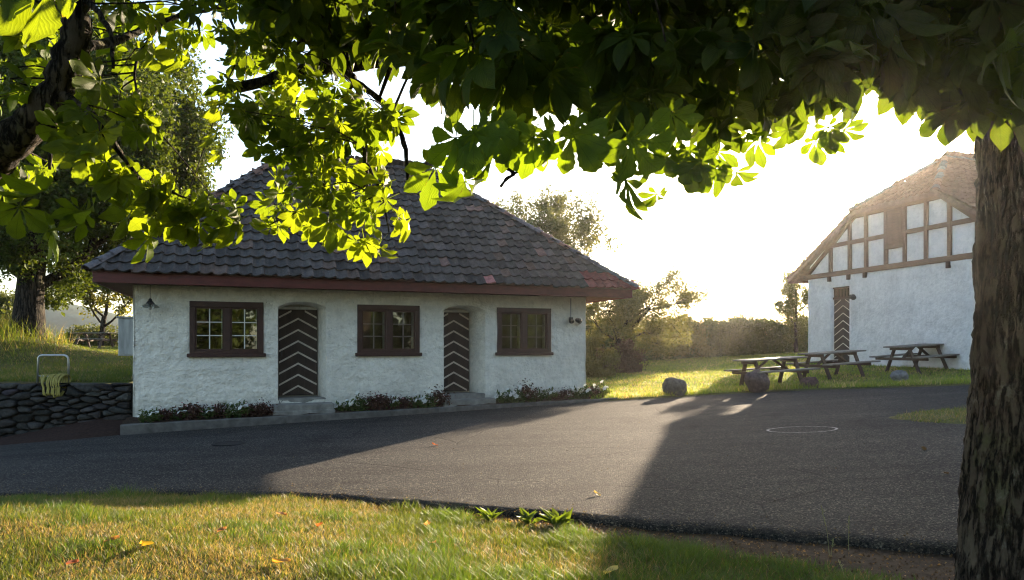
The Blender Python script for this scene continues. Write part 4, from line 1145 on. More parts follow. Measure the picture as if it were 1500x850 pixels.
rgx = np.random.default_rng(101)
cbase = np.array([3.08, 3.95, 0.0])
ch = empty('chestnut_tree', cbase, 0, 'old chestnut with a thick rough mossy trunk and leaves overhead', 'tree')
V, Fc = bark_trunk([(3.17, 3.95, -.25), (3.165, 3.95, .3), (3.21, 3.97, 1.2), (3.235, 4.0, 2.2), (3.25, 4.05, 3.0), (3.2, 4.15, 4.0), (3.1, 4.3, 5.4)], [.53, .485, .445, .415, .43, .36, .22], 150, 240, .042, 3)
mesh('trunk', V, Fc, M_BARK, ch, None, None, True, cbase)
LIMB = {}
LIMB['a'] = smooth_line([(3.05, 4.1, 3.0), (2.2, 4.45, 3.35), (1.2, 4.7, 3.62), (-.1, 4.9, 3.65), (-1.3, 4.9, 3.5), (-2.0, 4.8, 3.3)], 40)
LIMB['b'] = smooth_line([(2.9, 4.15, 3.5), (2.0, 3.2, 3.7), (.8, 2.7, 3.5), (-.4, 2.6, 3.2)], 30)
LIMB['c'] = smooth_line([(3.1, 4.2, 3.6), (3.3, 5.6, 4.0), (3.4, 7.4, 4.3)], 24)
LIMB['d'] = smooth_line([(3.0, 4.2, 3.9), (1.6, 5.8, 4.6), (.2, 7.0, 4.9)], 24)
LIMB['e'] = smooth_line([(3.2, 4.1, 3.4), (4.6, 4.4, 3.9), (5.8, 4.9, 4.2)], 24)
# hanging twigs of the left end of limb a, as the photo shows them against the sky and roof
LIMB['f'] = smooth_line([(-1.3, 4.9, 3.5), P(520, 120, 4.5), P(532, 200, 4.35), P(538, 262, 4.3), P(548, 330, 4.25)], 24)
LIMB['g'] = smooth_line([P(520, 120, 4.5), P(560, 150, 4.3), P(583, 188, 4.2), P(596, 232, 4.2), P(598, 280, 4.2)], 20)
LIMB['h'] = smooth_line([P(526, 160, 4.45), P(490, 245, 4.5), P(450, 300, 4.55), P(395, 330, 4.6)], 20)
LIMB['i'] = smooth_line([(-1.3, 4.9, 3.5), P(440, 60, 5.0), P(390, 140, 5.1), P(330, 180, 5.3)], 20)
LIMB['j'] = smooth_line([P(520, 120, 4.5), P(470, 180, 4.8), P(400, 215, 5.0)], 16)
LIMB['k'] = smooth_line([P(538, 240, 4.3), P(560, 290, 4.2), P(570, 340, 4.15)], 14)
RAD = dict(a=(.15, .03), b=(.11, .02), c=(.14, .03), d=(.12, .03), e=(.13, .03), f=(.028, .007), g=(.022, .012), h=(.017, .005), i=(.022, .005), j=(.014, .004), k=(.011, .004))
mb = MB()
for k, l in LIMB.items():
    r0, r1 = RAD[k]; jit = np.array([[mnoise.noise(Vector((i * .9, 3.1 * ord(k), c))) for c in range(3)] for i in range(len(l))]) * min(.02, r0 * .6); jit[0] = 0
    LIMB[k] = l + jit; mb.tube(LIMB[k], np.linspace(r0, r1, len(l)) * (1 + .10 * np.sin(np.arange(len(l)) * 1.7)), 10 if r0 > .05 else 7)
# the knobbly bare twig in the gap
kt = smooth_line([P(700, 200, 2.6), P(735, 240, 2.55), P(752, 254, 2.55), P(742, 262, 2.55), P(733, 274, 2.55)], 14); mb.tube(kt, np.linspace(.011, .005, 14) * (1 + .3 * np.sin(np.arange(14) * 2.1)), 7)
mb.tube(smooth_line([P(735, 240, 2.55), P(748, 240, 2.5), P(757, 228, 2.5)], 8), np.linspace(.006, .002, 8), 5); mb.tube(smooth_line([P(752, 254, 2.55), P(762, 252, 2.55)], 4), np.linspace(.006, .004, 4), 5)
ALL = np.concatenate([LIMB[k] for k in 'abcdefghijk'])
items = []
def twigs(targets, lines, r=.006):
    for p in targets:
        d = np.linalg.norm(lines - p, axis=1) + np.maximum(0, p[2] - lines[:, 2]) * .5; q = lines[int(np.argmin(d))]
        if np.linalg.norm(p - q) > 1.0: continue
        mid = (p + q) / 2 + np.array([0, 0, .06 * np.linalg.norm(p - q)]) + rgx.normal(0, .02, 3)
        mb.tube(smooth_line([q, mid, p], 8), np.linspace(r * 1.6, r * .6, 8), 5)
def clusters(centres, per, rad, size, tm, out=None, **kw):
    """whorls of compound leaves at twig ends: petioles spread round the end, leaflets hanging"""
    C = np.repeat(centres, per, 0); N = len(C); th = rgx.random(N) * 2 * PI
    ax = np.stack([np.cos(th), np.sin(th), rgx.normal(-.7, .45, N)], 1); ax /= np.linalg.norm(ax, axis=1)[:, None]
    sz = np.broadcast_to(size, (len(centres),)).repeat(per) * rgx.uniform(.7, 1.2, N)
    return leaf_set(tm, C + ax * (.35 * sz + rad * rgx.random(N))[:, None] * np.array([1, 1, .6]), ax, sz, rgx, **kw)
# 1. the dark roof of leaves, coloured darker to deepen its own shade
DARK = [(345, -60), (1560, -60), (1560, 214), (1440, 196), (1400, 206), (1372, 200), (1330, 186), (1290, 172), (1250, 176), (1215, 190), (1150, 196), (1095, 200), (1040, 204), (990, 198), (950, 200), (900, 188), (850, 172), (780, 168), (700, 176), (640, 168), (600, 128), (540, 100), (470, 84), (420, 62), (350, 60)]
DARK = [(x, -240 if y < -50 else y) for x, y in DARK]
DARK[1] = (1560, -240)
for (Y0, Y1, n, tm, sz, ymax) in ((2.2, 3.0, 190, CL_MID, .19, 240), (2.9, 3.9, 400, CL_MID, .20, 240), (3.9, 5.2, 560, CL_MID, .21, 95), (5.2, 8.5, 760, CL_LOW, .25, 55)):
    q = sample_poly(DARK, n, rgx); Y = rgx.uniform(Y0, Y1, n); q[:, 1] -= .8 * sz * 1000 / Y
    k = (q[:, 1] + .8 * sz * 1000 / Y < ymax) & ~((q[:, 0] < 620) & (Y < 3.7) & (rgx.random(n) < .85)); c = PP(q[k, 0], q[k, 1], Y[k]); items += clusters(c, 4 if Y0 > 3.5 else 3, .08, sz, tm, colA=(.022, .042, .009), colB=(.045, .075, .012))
    twigs(c[::4], ALL, .006)
# 2. the crown above and round the frame
n = 900; c = np.stack([rgx.uniform(-3.6, 8.5, n), rgx.uniform(-3.0, 9.5, n), rgx.uniform(3.6, 7.5, n)], 1)
okc = ((c[:, 2] - 1.5) / np.maximum(c[:, 1], .5) > .56) | (c[:, 1] < 1.0); c = c[okc & (c[:, 2] > 3.4)]
items += clusters(c, 4, .15, .30, CL_LOW, colA=(.022, .042, .009), colB=(.045, .075, .012))  # crown leaves take the same shade-darkened colours
# 3. the lit fringe: big near leaves along the lower edge
FR = [(668, 202, 2.0, .16), (694, 196, 2.0, .175), (716, 186, 2.1, .15), (748, 184, 2.3, .14), (800, 200, 2.2, .16), (838, 196, 2.2, .165), (862, 188, 2.6, .14), (900, 190, 2.6, .15), (925, 205, 2.1, .20), (955, 240, 2.7, .13), (1005, 232, 2.6, .15), (1028, 236, 2.5, .15), (1078, 252, 2.8, .13), (1050, 222, 2.9, .14), (1110, 205, 3.0, .13), (1155, 190, 3.0, .13), (1195, 206, 3.0, .13), (985, 222, 3.0, .14), (760, 170, 2.7, .16), (1235, 190, 3.2, .12)]
p = np.array([P(a, b, Y) for a, b, Y, s in FR]); ss = np.array([f[3] for f in FR])
for rep in range(2):
    N = len(p); ax = np.stack([rgx.normal(0, .45, N), rgx.normal(-.15, .35, N), np.full(N, -1.0)], 1)
    tm = CL_FINE
    # hanging leaves face the viewer and the sun: their upper side turned outward
    for k, T in enumerate(tm):
        s = (np.arange(N) + rep) % len(tm) == k; n = int(s.sum())
        a = ax[s] / np.linalg.norm(ax[s], axis=1)[:, None]; u = np.stack([rgx.normal(0, .4, n), np.full(n, 1.0 if rep == 0 else .6), rgx.normal(.35, .3, n)], 1)
        x = np.cross(a, u); x /= np.linalg.norm(x, axis=1)[:, None]; z = np.cross(x, a)
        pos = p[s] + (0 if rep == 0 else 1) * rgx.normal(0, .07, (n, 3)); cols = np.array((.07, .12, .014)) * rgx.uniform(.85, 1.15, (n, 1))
        items.append((T, np.stack([x, a, z], 2) * (ss[s] * (1 if rep == 0 else .85)).reshape(-1, 1, 1), pos, cols))
twigs(p[::2], ALL, .005)
# 4. sunlit sprays hanging before the roof
B1 = [(345, 60), (430, 70), (530, 130), (575, 160), (578, 190), (556, 215), (566, 260), (580, 330), (570, 370), (530, 385), (500, 340), (470, 300), (440, 335), (400, 335), (385, 300), (410, 250), (370, 220), (325, 200), (300, 180), (340, 130)]
q = sample_poly(B1, 62, rgx); Y = rgx.uniform(3.9, 5.6, 62); c = PP(q[:, 0], q[:, 1] - 26, Y)
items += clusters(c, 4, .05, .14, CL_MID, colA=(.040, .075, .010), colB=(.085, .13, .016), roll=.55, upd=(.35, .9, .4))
twigs(c, np.concatenate([LIMB[k] for k in 'fghijk']), .004)
HANG_ = [(520, 352), (556, 350), (568, 318), (584, 296), (566, 262), (392, 318), (432, 300), (474, 282), (505, 250), (448, 322), (488, 322), (536, 318), (470, 236), (410, 262), (520, 272), (556, 222), (445, 190), (500, 180), (350, 150), (380, 170), (330, 200), (420, 130)]
c = np.array([P(a, b, 4.05 + .7 * rgx.random()) for a, b in HANG_]); N = len(c) * 2; C = np.repeat(c, 2, 0)
ax = np.stack([rgx.normal(0, .7, N), rgx.normal(-.2, .5, N), np.full(N, -.9)], 1)
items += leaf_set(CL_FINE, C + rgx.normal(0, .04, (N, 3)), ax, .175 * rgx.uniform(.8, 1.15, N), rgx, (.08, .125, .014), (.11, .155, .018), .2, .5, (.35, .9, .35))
mb.build('branches', M_BARK, ch, True, cbase)
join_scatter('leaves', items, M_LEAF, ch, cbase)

# second chestnut, its limb entering from the left
rgx = np.random.default_rng(202)
c2 = np.array([-5.3, 4.3, -.35])
ch2 = empty('chestnut_tree', c2, 0, 'chestnut whose bare curved limb carries sunlit leaves before the maple', 'tree')
V, Fc = bark_trunk([(-5.3, 4.3, -.6), (-5.3, 4.3, .6), (-5.25, 4.3, 2.0), (-5.2, 4.2, 3.4), (-5.1, 4.1, 5.0)], [.5, .42, .38, .34, .22], 60, 60, .03, 8)
mesh('trunk', V, Fc, M_BARK, ch2, None, None, True, c2)
K = {}
K['a'] = smooth_line([(-5.25, 4.3, 1.7), P(-160, 330, 4.0), P(-20, 240, 3.7), P(35, 190, 3.6), P(80, 135, 3.6), P(105, 70, 3.6), P(118, -10, 3.6), P(140, -120, 3.6)], 40)
K['b'] = smooth_line([P(80, 135, 3.6), P(130, 165, 3.5), P(160, 200, 3.5), P(190, 245, 3.5)], 20)
K['c'] = smooth_line([P(85, 130, 3.6), P(78, 190, 3.6), P(72, 250, 3.6)], 14)
K['d'] = smooth_line([P(105, 70, 3.6), P(170, 60, 4.2), P(240, 30, 4.6), P(330, 10, 5.0)], 20)
K['e'] = smooth_line([P(160, 200, 3.5), P(210, 265, 3.9), P(260, 285, 4.0), P(320, 310, 4.1)], 20)
K['f'] = smooth_line([P(118, -10, 3.6), P(158, 40, 3.4), P(166, 100, 3.3)], 14)
K['g'] = smooth_line([P(240, 30, 4.6), P(200, 90, 4.4), P(203, 160, 4.3)], 14)
K['h'] = smooth_line([P(330, 10, 5.0), P(350, 70, 5.0), P(330, 130, 5.1)], 14)
KR = dict(a=(.11, .055), b=(.03, .009), c=(.02, .008), d=(.035, .01), e=(.014, .004), f=(.018, .007), g=(.014, .005), h=(.012, .004))
mb = MB()
for k, l in K.items():
    r0, r1 = KR[k]; jit = np.array([[mnoise.noise(Vector((i * .8, 7.7 * ord(k), c))) for c in range(3)] for i in range(len(l))]) * min(.03, r0 * .5); jit[0] = 0
    K[k] = l + jit; mb.tube(K[k], np.linspace(r0, r1, len(l)) * (1 + .08 * np.sin(np.arange(len(l)) * 1.3)), 14 if r0 > .05 else 7)
ALL2 = np.concatenate([K[k] for k in K]); items = []
B2 = [(-60, -60), (250, -60), (345, 0), (330, 70), (270, 95), (230, 60), (180, 110), (230, 190), (300, 275), (350, 330), (330, 350), (250, 340), (190, 325), (130, 300), (60, 300), (-60, 290)]
q = sample_poly(B2, 62, rgx); Y = rgx.uniform(3.4, 5.6, 62); c = PP(q[:, 0], q[:, 1] - 22, Y)
items += clusters(c, 3, .05, .16, CL_MID, colA=(.040, .072, .010), colB=(.08, .125, .016), roll=.55, upd=(.35, .9, .4)); twigs(c, ALL2, .004)
N = 14; c = np.array([P(a, b, Y) for a, b, Y in [(150, 215, 3.4), (130, 195, 3.4), (175, 230, 3.5), (110, 215, 3.5), (300, 305, 4.0), (325, 318, 4.1), (280, 300, 4.0), (240, 290, 3.9), (208, 60, 3.9), (30, 290, 3.4), (112, 310, 3.5), (90, 190, 3.5), (230, 265, 3.8), (345, 325, 4.1), (180, 318, 3.7), (222, 330, 3.9), (262, 322, 4.0), (300, 328, 4.1), (150, 255, 3.5), (192, 272, 3.7), (60, 300, 3.4), (215, 160, 4.2), (255, 70, 4.5), (140, 120, 3.6)]])
C = np.repeat(c, 2, 0); N = len(C); ax = np.stack([rgx.normal(.1, .7, N), rgx.normal(-.3, .5, N), np.full(N, -.75)], 1)
items += leaf_set(CL_FINE, C + rgx.normal(0, .04, (N, 3)), ax, .19 * rgx.uniform(.8, 1.15, N), rgx, (.075, .12, .014), (.105, .15, .018), .2, .5, (.35, .9, .35))
# the big leaf close to the lens, top left
for (a_, b_, Y, s, axx) in ((70, -35, 2.5, .34, (.08, -.1, -1)), (0, -40, 2.5, .30, (-.2, 0, -1))):
    a = np.array(axx, float); a /= np.linalg.norm(a); x = np.cross(a, np.array([.1, 1., .25])); x /= np.linalg.norm(x); z = np.cross(x, a)
    items.append((CL_FINE[0], (np.stack([x, a, z], 1) * s)[None], P(a_, b_, Y)[None], np.array([[.085, .13, .014]])))
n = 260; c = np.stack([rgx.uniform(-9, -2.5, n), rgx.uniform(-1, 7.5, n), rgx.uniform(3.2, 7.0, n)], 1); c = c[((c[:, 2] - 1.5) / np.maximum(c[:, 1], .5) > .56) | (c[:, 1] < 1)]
items += clusters(c, 4, .15, .30, CL_LOW, colA=(.022, .042, .009), colB=(.045, .075, .012))  # leaves overhead, their shade also put into darker colours
mb.build('branches', M_BARK, ch2, True, c2)
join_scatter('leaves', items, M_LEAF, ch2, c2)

# ------------------------------------------------------------------ grass and small plants
def blade(seg=2, bend=.35):
    V = [(-.5, 0, 0), (.5, 0, 0), (-.36, .10 * bend * 3, .55), (.36, .10 * bend * 3, .55), (0, bend, 1.0)]
    return np.array(V, float), [(0, 1, 3, 2), (2, 3, 4)], np.array([(0, 0), (0, 0), (0, .5), (0, .5), (0, 1.)])
BLD = [blade(2, .2), blade(2, .5), blade(2, .9)]
def grass(name, x, y, z, h, w, cols, rgx, label, lean=.35):
    N = len(x); items = []; th = rgx.random(N) * 2 * PI; tl = rgx.normal(0, lean, (N, 2))
    for k, T in enumerate(BLD):
        s = np.arange(N) % 3 == k; c, sn = np.cos(th[s]), np.sin(th[s]); zr = np.zeros_like(c)
        up = np.stack([tl[s, 0], tl[s, 1], np.ones_like(c)], 1); up /= np.linalg.norm(up, axis=1)[:, None]
        X = np.stack([c, sn, zr], 1) * np.asarray(w)[s][:, None]; Yv = np.stack([-sn, c, zr], 1) * np.asarray(h)[s][:, None]; Z = up * np.asarray(h)[s][:, None]
        items.append((T, np.stack([X, Yv, Z], 2), np.stack([x[s], y[s], z[s]], 1), cols[s]))
    o = join_scatter(name, items, M_GRASS); return tag(o, label, 'grass', kind='stuff')
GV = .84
def gcol(x, y, s, rgx, dry=.45, yel=.5):
    N = len(x); a = vnoise(x * 1.3, y * 1.3, s) * .6 + vnoise(x * 3.7, y * 3.7, s + 1) * .4; a = np.clip((a - .5) * 2.2 + dry, 0, 1)
    b = rgx.random(N); straw = (b < a * .62)[:, None]; g = rgx.random(N)[:, None]
    gr = np.array((.055, .105, .018)) * (1 - g) + np.array((.14, .17, .030)) * g
    st = np.array((.25, .205, .125)) * (.7 + .6 * g)
    return np.where(straw, st, gr) * GV, a
rgx = np.random.default_rng(303)
N = 440000; y = 2.4 + (rgx.random(N) ** .95) * 6.3; x = rgx.uniform(-1, 1, N) * (.80 * y + 1.3) - .05 * y - .3
d = front_edge(x) - y; w_ = SOILW(x) * (.75 + .5 * vnoise(x * 2.3, y * 2.3, 14))
ok = (d > -.03) & (d > w_ + rgx.normal(0, .06, N)) ; ok &= ((x - 3.1) ** 2 + (y - 3.95) ** 2 > .4)
x, y, d, w_ = x[ok], y[ok], d[ok], w_[ok]
cols, dry = gcol(x, y, 41, rgx, .44)
cols = np.where(((x > .6) & (rgx.random(len(x)) < np.clip((x - .4) * .8, 0, .8)))[:, None], cols * .0 + np.array((.05, .10, .02)) * rgx.uniform(.7, 1.4, (len(x), 1)), cols)
lush = vnoise(x * 2.1, y * 2.1, 44)
pt_ = vnoise(x * 1.9, y * 1.9, 47) * .7 + vnoise(x * 6, y * 6, 48) * .3; lus = np.clip((pt_ - .57) * 6, 0, 1); mk = rgx.random(len(x)) < lus * .7
cols = np.where(mk[:, None], np.array((.062, .118, .020)) * rgx.uniform(.65, 1.3, (len(x), 1)), cols)
h = rgx.uniform(.025, .06, len(x)) * (1 + .75 * lus) * (1.25 - .5 * dry + .9 * np.clip(lush - .55, 0, 1)) * (1 + .5 * np.exp(-((d - .1) / .2) ** 2) * (x < -.8))
grass('lawn_grass', x, y, near_z(x, y) - .004, h, rgx.uniform(.0035, .0065, len(x)), cols, rgx, 'patchy sunlit foreground grass', .5)
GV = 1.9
N = 90000; x = rgx.uniform(2.0, 17, N); y = back_edge(x) + rgx.random(N) ** 1.3 * 15; cols, _ = gcol(x, y, 51, rgx, .16)
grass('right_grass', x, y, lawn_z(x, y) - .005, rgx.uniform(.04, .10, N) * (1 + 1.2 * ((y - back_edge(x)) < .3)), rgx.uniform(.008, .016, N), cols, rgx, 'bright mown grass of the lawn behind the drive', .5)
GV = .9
N = 80000; y = 14.7 + rgx.random(N) ** 1.3 * 22; x = rgx.uniform(-1.0, -.5, N) * y; ok = x < -8.1 - (y - 14.2) * .386; x, y = x[ok], y[ok]; cols, _ = gcol(x, y, 61, rgx, .22)
grass('terrace_grass', x, y, terr_z(x, y) - .005, rgx.uniform(.04, .11, len(x)), rgx.uniform(.008, .016, len(x)), cols, rgx, 'grass of the raised lawn left of the cottage', .5)
N = 9000; x = rgx.normal(-17.6, 1.5, N); y = rgx.normal(21.2, 1.5, N); ok = x / y < -.645; x, y = x[ok], y[ok]; N = len(x); cols, _ = gcol(x, y, 71, rgx, .40)
grass('tall_grass', x, y, terr_z(x, y) - .01, rgx.uniform(.25, .75, N), rgx.uniform(.008, .016, N), cols * 1.15, rgx, 'long uncut grass on the mound around the thick trunk', .25)
N = 9000; x = rgx.normal(8.6, .9, N); y = rgx.normal(11.6, .5, N); ok = ((x - 8.6) / 2.0) ** 2 + ((y - 11.6) / 1.1) ** 2 < 1; x, y = x[ok], y[ok]; cols, _ = gcol(x, y, 81, rgx, .45)
grass('verge_grass', x, y, road_z(x, y), rgx.uniform(.04, .10, len(x)), rgx.uniform(.006, .012, len(x)), cols, rgx, 'small island of dull grass in the drive near the trunk', .5)
aa = np.linspace(0, 2 * PI, 49); G = np.array([[(8.6 + 2.0 * r * math.cos(t) * (1 + .06 * math.sin(5 * t)), 11.6 + 1.1 * r * math.sin(t) * (1 + .08 * math.sin(3 * t + 1)), 0) for t in aa] for r in (.001, .5, .85, 1)])
G[..., 2] = road_z(G[..., 0], G[..., 1]) + np.array([.035, .03, .02, .004])[:, None]
o = mesh('lawn', *grid_geo(G), M_SOIL, None, turfcol(G[..., 0], G[..., 1], 3).reshape(-1, 3), None, True); tag(o, kind='structure')
# leaf litter on the bare strip
N = 7000; x = rgx.uniform(-1.6, 4.5, N); w = SOILW(x); y = front_edge(x) - .02 - rgx.random(N) * (w + .1); lc = leaf_card(.5, .7)
cols = np.where(rgx.random((N, 1)) < .75, np.array((.07, .05, .035)) * rgx.uniform(.4, 1.4, (N, 1)), np.array((.20, .13, .07)) * rgx.uniform(.6, 1.3, (N, 1)))
o = scatter('leaf_litter', lc, rand_frames(N, (0, 0, 0), 1, roll=.8, scale=rgx.uniform(.008, .028, N)), np.stack([x, y, near_z(x, y) + .006], 1), M_LEAFG, None, cols); tag(o, 'brown crumbs and dead leaf scraps on the bare strip by the drive', 'litter', kind='stuff')
N = 2200; x = rgx.uniform(-8, 6, N); y = np.where(rgx.random(N) < .7, front_edge(x) + np.abs(rgx.normal(0, .25, N)), front_edge(x) + rgx.random(N) * 8)
cols = np.array((.10, .085, .065)) * rgx.uniform(.3, 1.6, (N, 1)); o = scatter('road_grit', leaf_card(.5, .8), rand_frames(N, None, 1, roll=.8, scale=rgx.uniform(.006, .022, N)), np.stack([x, y, road_z(x, y) + .006], 1), M_LEAFG, None, cols); tag(o, 'grit and leaf crumbs scattered on the drive', 'litter', kind='stuff')
# weeds along the edge
def weed(px, py, label, seed, size=.16, n=22):
    r2 = np.random.default_rng(seed); Y = 6.2
    for _ in range(8):
        X = (px - 750) / F * Y; z = float(near_z(np.array(X), np.array(Y))); Y = (CAMZ - z) * F / (py - YH)
    X = (px - 750) / F * Y; z = float(near_z(np.array(X), np.array(Y))); b = np.array([X, Y, z]); th = r2.random(n) * 2 * PI
    ax = np.stack([np.cos(th), np.sin(th), r2.uniform(.25, 1.4, n)], 1); ax /= np.linalg.norm(ax, axis=1)[:, None]; u = np.array([0, 0, 1.]) + r2.normal(0, .3, (n, 3)); xx = np.cross(ax, u); xx /= np.linalg.norm(xx, axis=1)[:, None]; zz_ = np.cross(xx, ax)
    M = np.stack([xx, ax, zz_], 2) * (size * r2.uniform(.5, 1.1, n)).reshape(-1, 1, 1); T = leaf_card(.3, .32)
    o = scatter('weed', T, M, b + r2.normal(0, .02, (n, 3)) * np.array([1, 1, 0]), M_GRASS, None, np.array((.08, .13, .02)) * r2.uniform(.7, 1.3, (n, 1)), origin=b); tag(o, label, 'weed', 'weeds along the edge of the drive')
weed(818, 772, 'tallest spiky weed at the edge of the drive', 1, .22, 26); weed(775, 768, 'leafy weed just beside the tallest spiky weed', 2, .16); weed(718, 764, 'broad green weed on the bare strip below mid drive', 3, .17); weed(660, 760, 'small weed near where the bare strip begins', 4, .12); weed(625, 757, 'tiny weed where the bare strip narrows', 5, .09, 14)
def stalk(px, py, h, label, seed, lean):
    r2 = np.random.default_rng(seed); Y = 5.0
    for _ in range(8):
        X = (px - 750) / F * Y; z = float(near_z(np.array(X), np.array(Y))); Y = (CAMZ - z) * F / (py - YH)
    b = np.array([X, Y, z]); mbx = MB(); line = smooth_line([b, b + np.array([lean * .3, 0, h * .5]), b + np.array([lean, 0, h])], 12); mbx.tube(line, np.linspace(.0022, .0012, 12), 5)
    for i in range(16):
        p = line[7] + (line[11] - line[7]) * i / 15; dv = r2.normal(0, .006, 3); mbx.tube([p, p + dv + np.array([0, 0, .014])], [.0026, .001], 4)
    o = mbx.build('grass_stalk', simple('seed_stalk', (.24, .24, .10), .7), None, origin=b); tag(o, label, 'grass stalk', 'seeding grass stalks on the bare strip')
stalk(1215, 815, .36, 'tall bent seed stalk on the bare strip', 1, -.06); stalk(1243, 806, .24, 'straight pale seed stalk on the bare strip', 2, .004); stalk(1217, 818, .13, 'short seed stalk at the foot of the tall bent one', 3, .02); stalk(1238, 855, .14, 'short leaning seed stalk at the bottom edge', 4, -.04)
# fallen leaves
def fallen(px, py, size, col, label, seed, on='lawn'):
    r2 = np.random.default_rng(seed); Y = 6.0; fz = near_z if on == 'lawn' else road_z
    for _ in range(10):
        X = (px - 750) / F * Y; z = float(fz(np.array(X), np.array(Y))); Y = (CAMZ - z) * F / (py - YH)
    b = np.array([X, Y, z + (.035 if on == 'lawn' else .012)]); n = 9; V = []; 
    for i in range(n):
        t = i / (n - 1); w = .30 * math.sin(PI * t ** .8) + .01
        for s in (-1, 0, 1): V.append((s * w, t - .5, .16 * abs(s) * (1 + t) * .6 + .25 * (t - .5) ** 2 + .05 * math.sin(5 * t + s)))
    Fc = [(i * 3 + s, i * 3 + s + 1, i * 3 + s + 4, i * 3 + s + 3) for i in range(n - 1) for s in (0, 1)]
    a = r2.random() * 2 * PI; c, sn = math.cos(a), math.sin(a); tl = r2.normal(.15, .25); Mx = np.array([[c, -sn, 0], [sn, c, 0], [0, 0, 1]]) @ np.array([[1, 0, 0], [0, math.cos(tl), -math.sin(tl)], [0, math.sin(tl), math.cos(tl)]])
    V = (np.array(V) * size) @ Mx.T
    o = mesh('fallen_leaf', V, Fc, M_LEAFG, None, np.tile(np.array(col), (len(V), 1)), None, True); o.location = b; tag(o, label, 'fallen leaf', 'fallen leaves on the lawn and drive')
fallen(213, 808, .13, (.40, .30, .05), 'large curled yellow leaf on the near lawn', 1); fallen(412, 833, .11, (.38, .22, .06), 'golden orange leaf near the bottom edge of the lawn', 2)
fallen(467, 777, .10, (.30, .11, .06), 'reddest leaf lying on the lawn near the drive edge', 3); fallen(325, 785, .09, (.32, .16, .08), 'small rusty leaf between the yellow and the reddest leaf', 4); fallen(412, 760, .09, (.34, .20, .12), 'pale pinkish brown leaf nearest the drive', 5)
fallen(626, 775, .10, (.38, .24, .14), 'upright peach leaf in the middle of the lawn', 6); fallen(634, 803, .08, (.34, .21, .10), 'small orange leaf below the upright peach leaf', 7); fallen(895, 846, .12, (.62, .55, .22), 'pale yellow leaf at the bottom edge of the lawn', 8)
fallen(164, 800, .09, (.30, .15, .06), 'dull brown leaf beside the large yellow one', 9); fallen(106, 835, .08, (.26, .09, .05), 'dark red leaf near the lawn corner below the yellow leaf', 10)
fallen(874, 726, .09, (.55, .45, .25), 'pale leaf lying alone on the sunlit drive', 11, 'road'); fallen(637, 653, .10, (.25, .08, .05), 'small dark red leaf on the drive before the second door', 12, 'road'); fallen(1353, 660, .11, (.06, .045, .04), 'dark leaf on the shaded drive beside the trunk', 13, 'road'); fallen(1386, 696, .10, (.07, .05, .04), 'dark leaf on the shaded drive close to the trunk foot', 14, 'road')

# bedding plants before the cottage
def bedding(kind, seed):
    r2 = np.random.default_rng(seed); root = empty('bedding_plant'); n = 46; q = r2.normal(size=(n, 3)); q /= np.linalg.norm(q, axis=1)[:, None]; q *= (r2.random(n) ** .4)[:, None]; q = q * np.array([.20, .16, .17]); q[:, 2] = np.abs(q[:, 2]) + .02
    ca, cb2 = ((.03, .06, .016), (.07, .11, .03)) if kind == 'white' else ((.032, .016, .013), (.075, .036, .028)); t = r2.random(n)[:, None]
    scatter('foliage', SPR[seed % 5], rand_frames(n, None, 1, scale=r2.uniform(.10, .17, n)), q, M_LEAFG, root, np.array(ca) * (1 - t) + np.array(cb2) * t)
    k = 9 if kind == 'white' else 5; a = np.linspace(0, 2 * PI, 11)[:-1]; V = [(0, 0, -.12)] + [(math.cos(t) * (1 if i % 2 else .72), math.sin(t) * (1 if i % 2 else .72), .15) for i, t in enumerate(a)]
    T = (np.array(V), [(0, 1 + i, 1 + (i + 1) % 10) for i in range(10)], np.zeros((11, 2))); s = np.arange(n) % (n // k) == 0; fp = q[s] * np.array([1.05, 1.1, 1.1]) + np.array([0, -.03, .05])
    z = np.stack([r2.normal(0, .4, len(fp)), r2.normal(-.7, .3, len(fp)), np.ones(len(fp))], 1); z /= np.linalg.norm(z, axis=1)[:, None]; x = np.cross(z, [0, 1, 0]); x /= np.linalg.norm(x, axis=1)[:, None]; y = np.cross(z, x)
    sc_ = r2.uniform(.04, .06, len(fp)) if kind == 'white' else r2.uniform(.012, .02, len(fp))
    for q_ in range(len(fp)):
        scatter('flower', T, (np.stack([x, y, z], 2)[q_] * sc_[q_])[None], fp[q_][None], M_PETAL, root, np.array([(.75, .75, .70) if kind == 'white' else (.45, .25, .24)]))
    return root
protos = {'white': [bedding('white', 401), bedding('white', 402)], 'red': [bedding('red', 403), bedding('red', 404)]}; used = set(); rg = np.random.default_rng(55)
for (u0, u1, place, pat) in ((.22, 2.62, 'under the window below the hanging lamp', 'wrwrwrwrr'), (4.2, 6.5, 'between the two cottage doors', 'wwrrwrwwr'), (8.0, 10.95, 'below the spotlight window', 'wwrwwrrwwrw')):
    for i, ch_ in enumerate(pat):
        kd = 'white' if ch_ == 'w' else 'red'; v = protos[kd][i % 2]
        o = v if v.name not in used else copy_tree(v); used.add(v.name)
        u = u0 + (u1 - u0) * (i + .5) / len(pat) + rg.normal(0, .04); o.location = H(u, -.33 + rg.normal(0, .04), -.05 + .020 * u); o.rotation_euler = (0, 0, rg.uniform(-.5, .5)); s = rg.uniform(1.05, 1.6); o.scale = (s, s * .9, s * rg.uniform(.85, 1.2))
        tag(o, ('green bedding plant with white flowers ' if kd == 'white' else 'dark red-leaved bedding plant ') + place, 'bedding plant', ('white flowering plants ' if kd == 'white' else 'red-leaved plants ') + place)

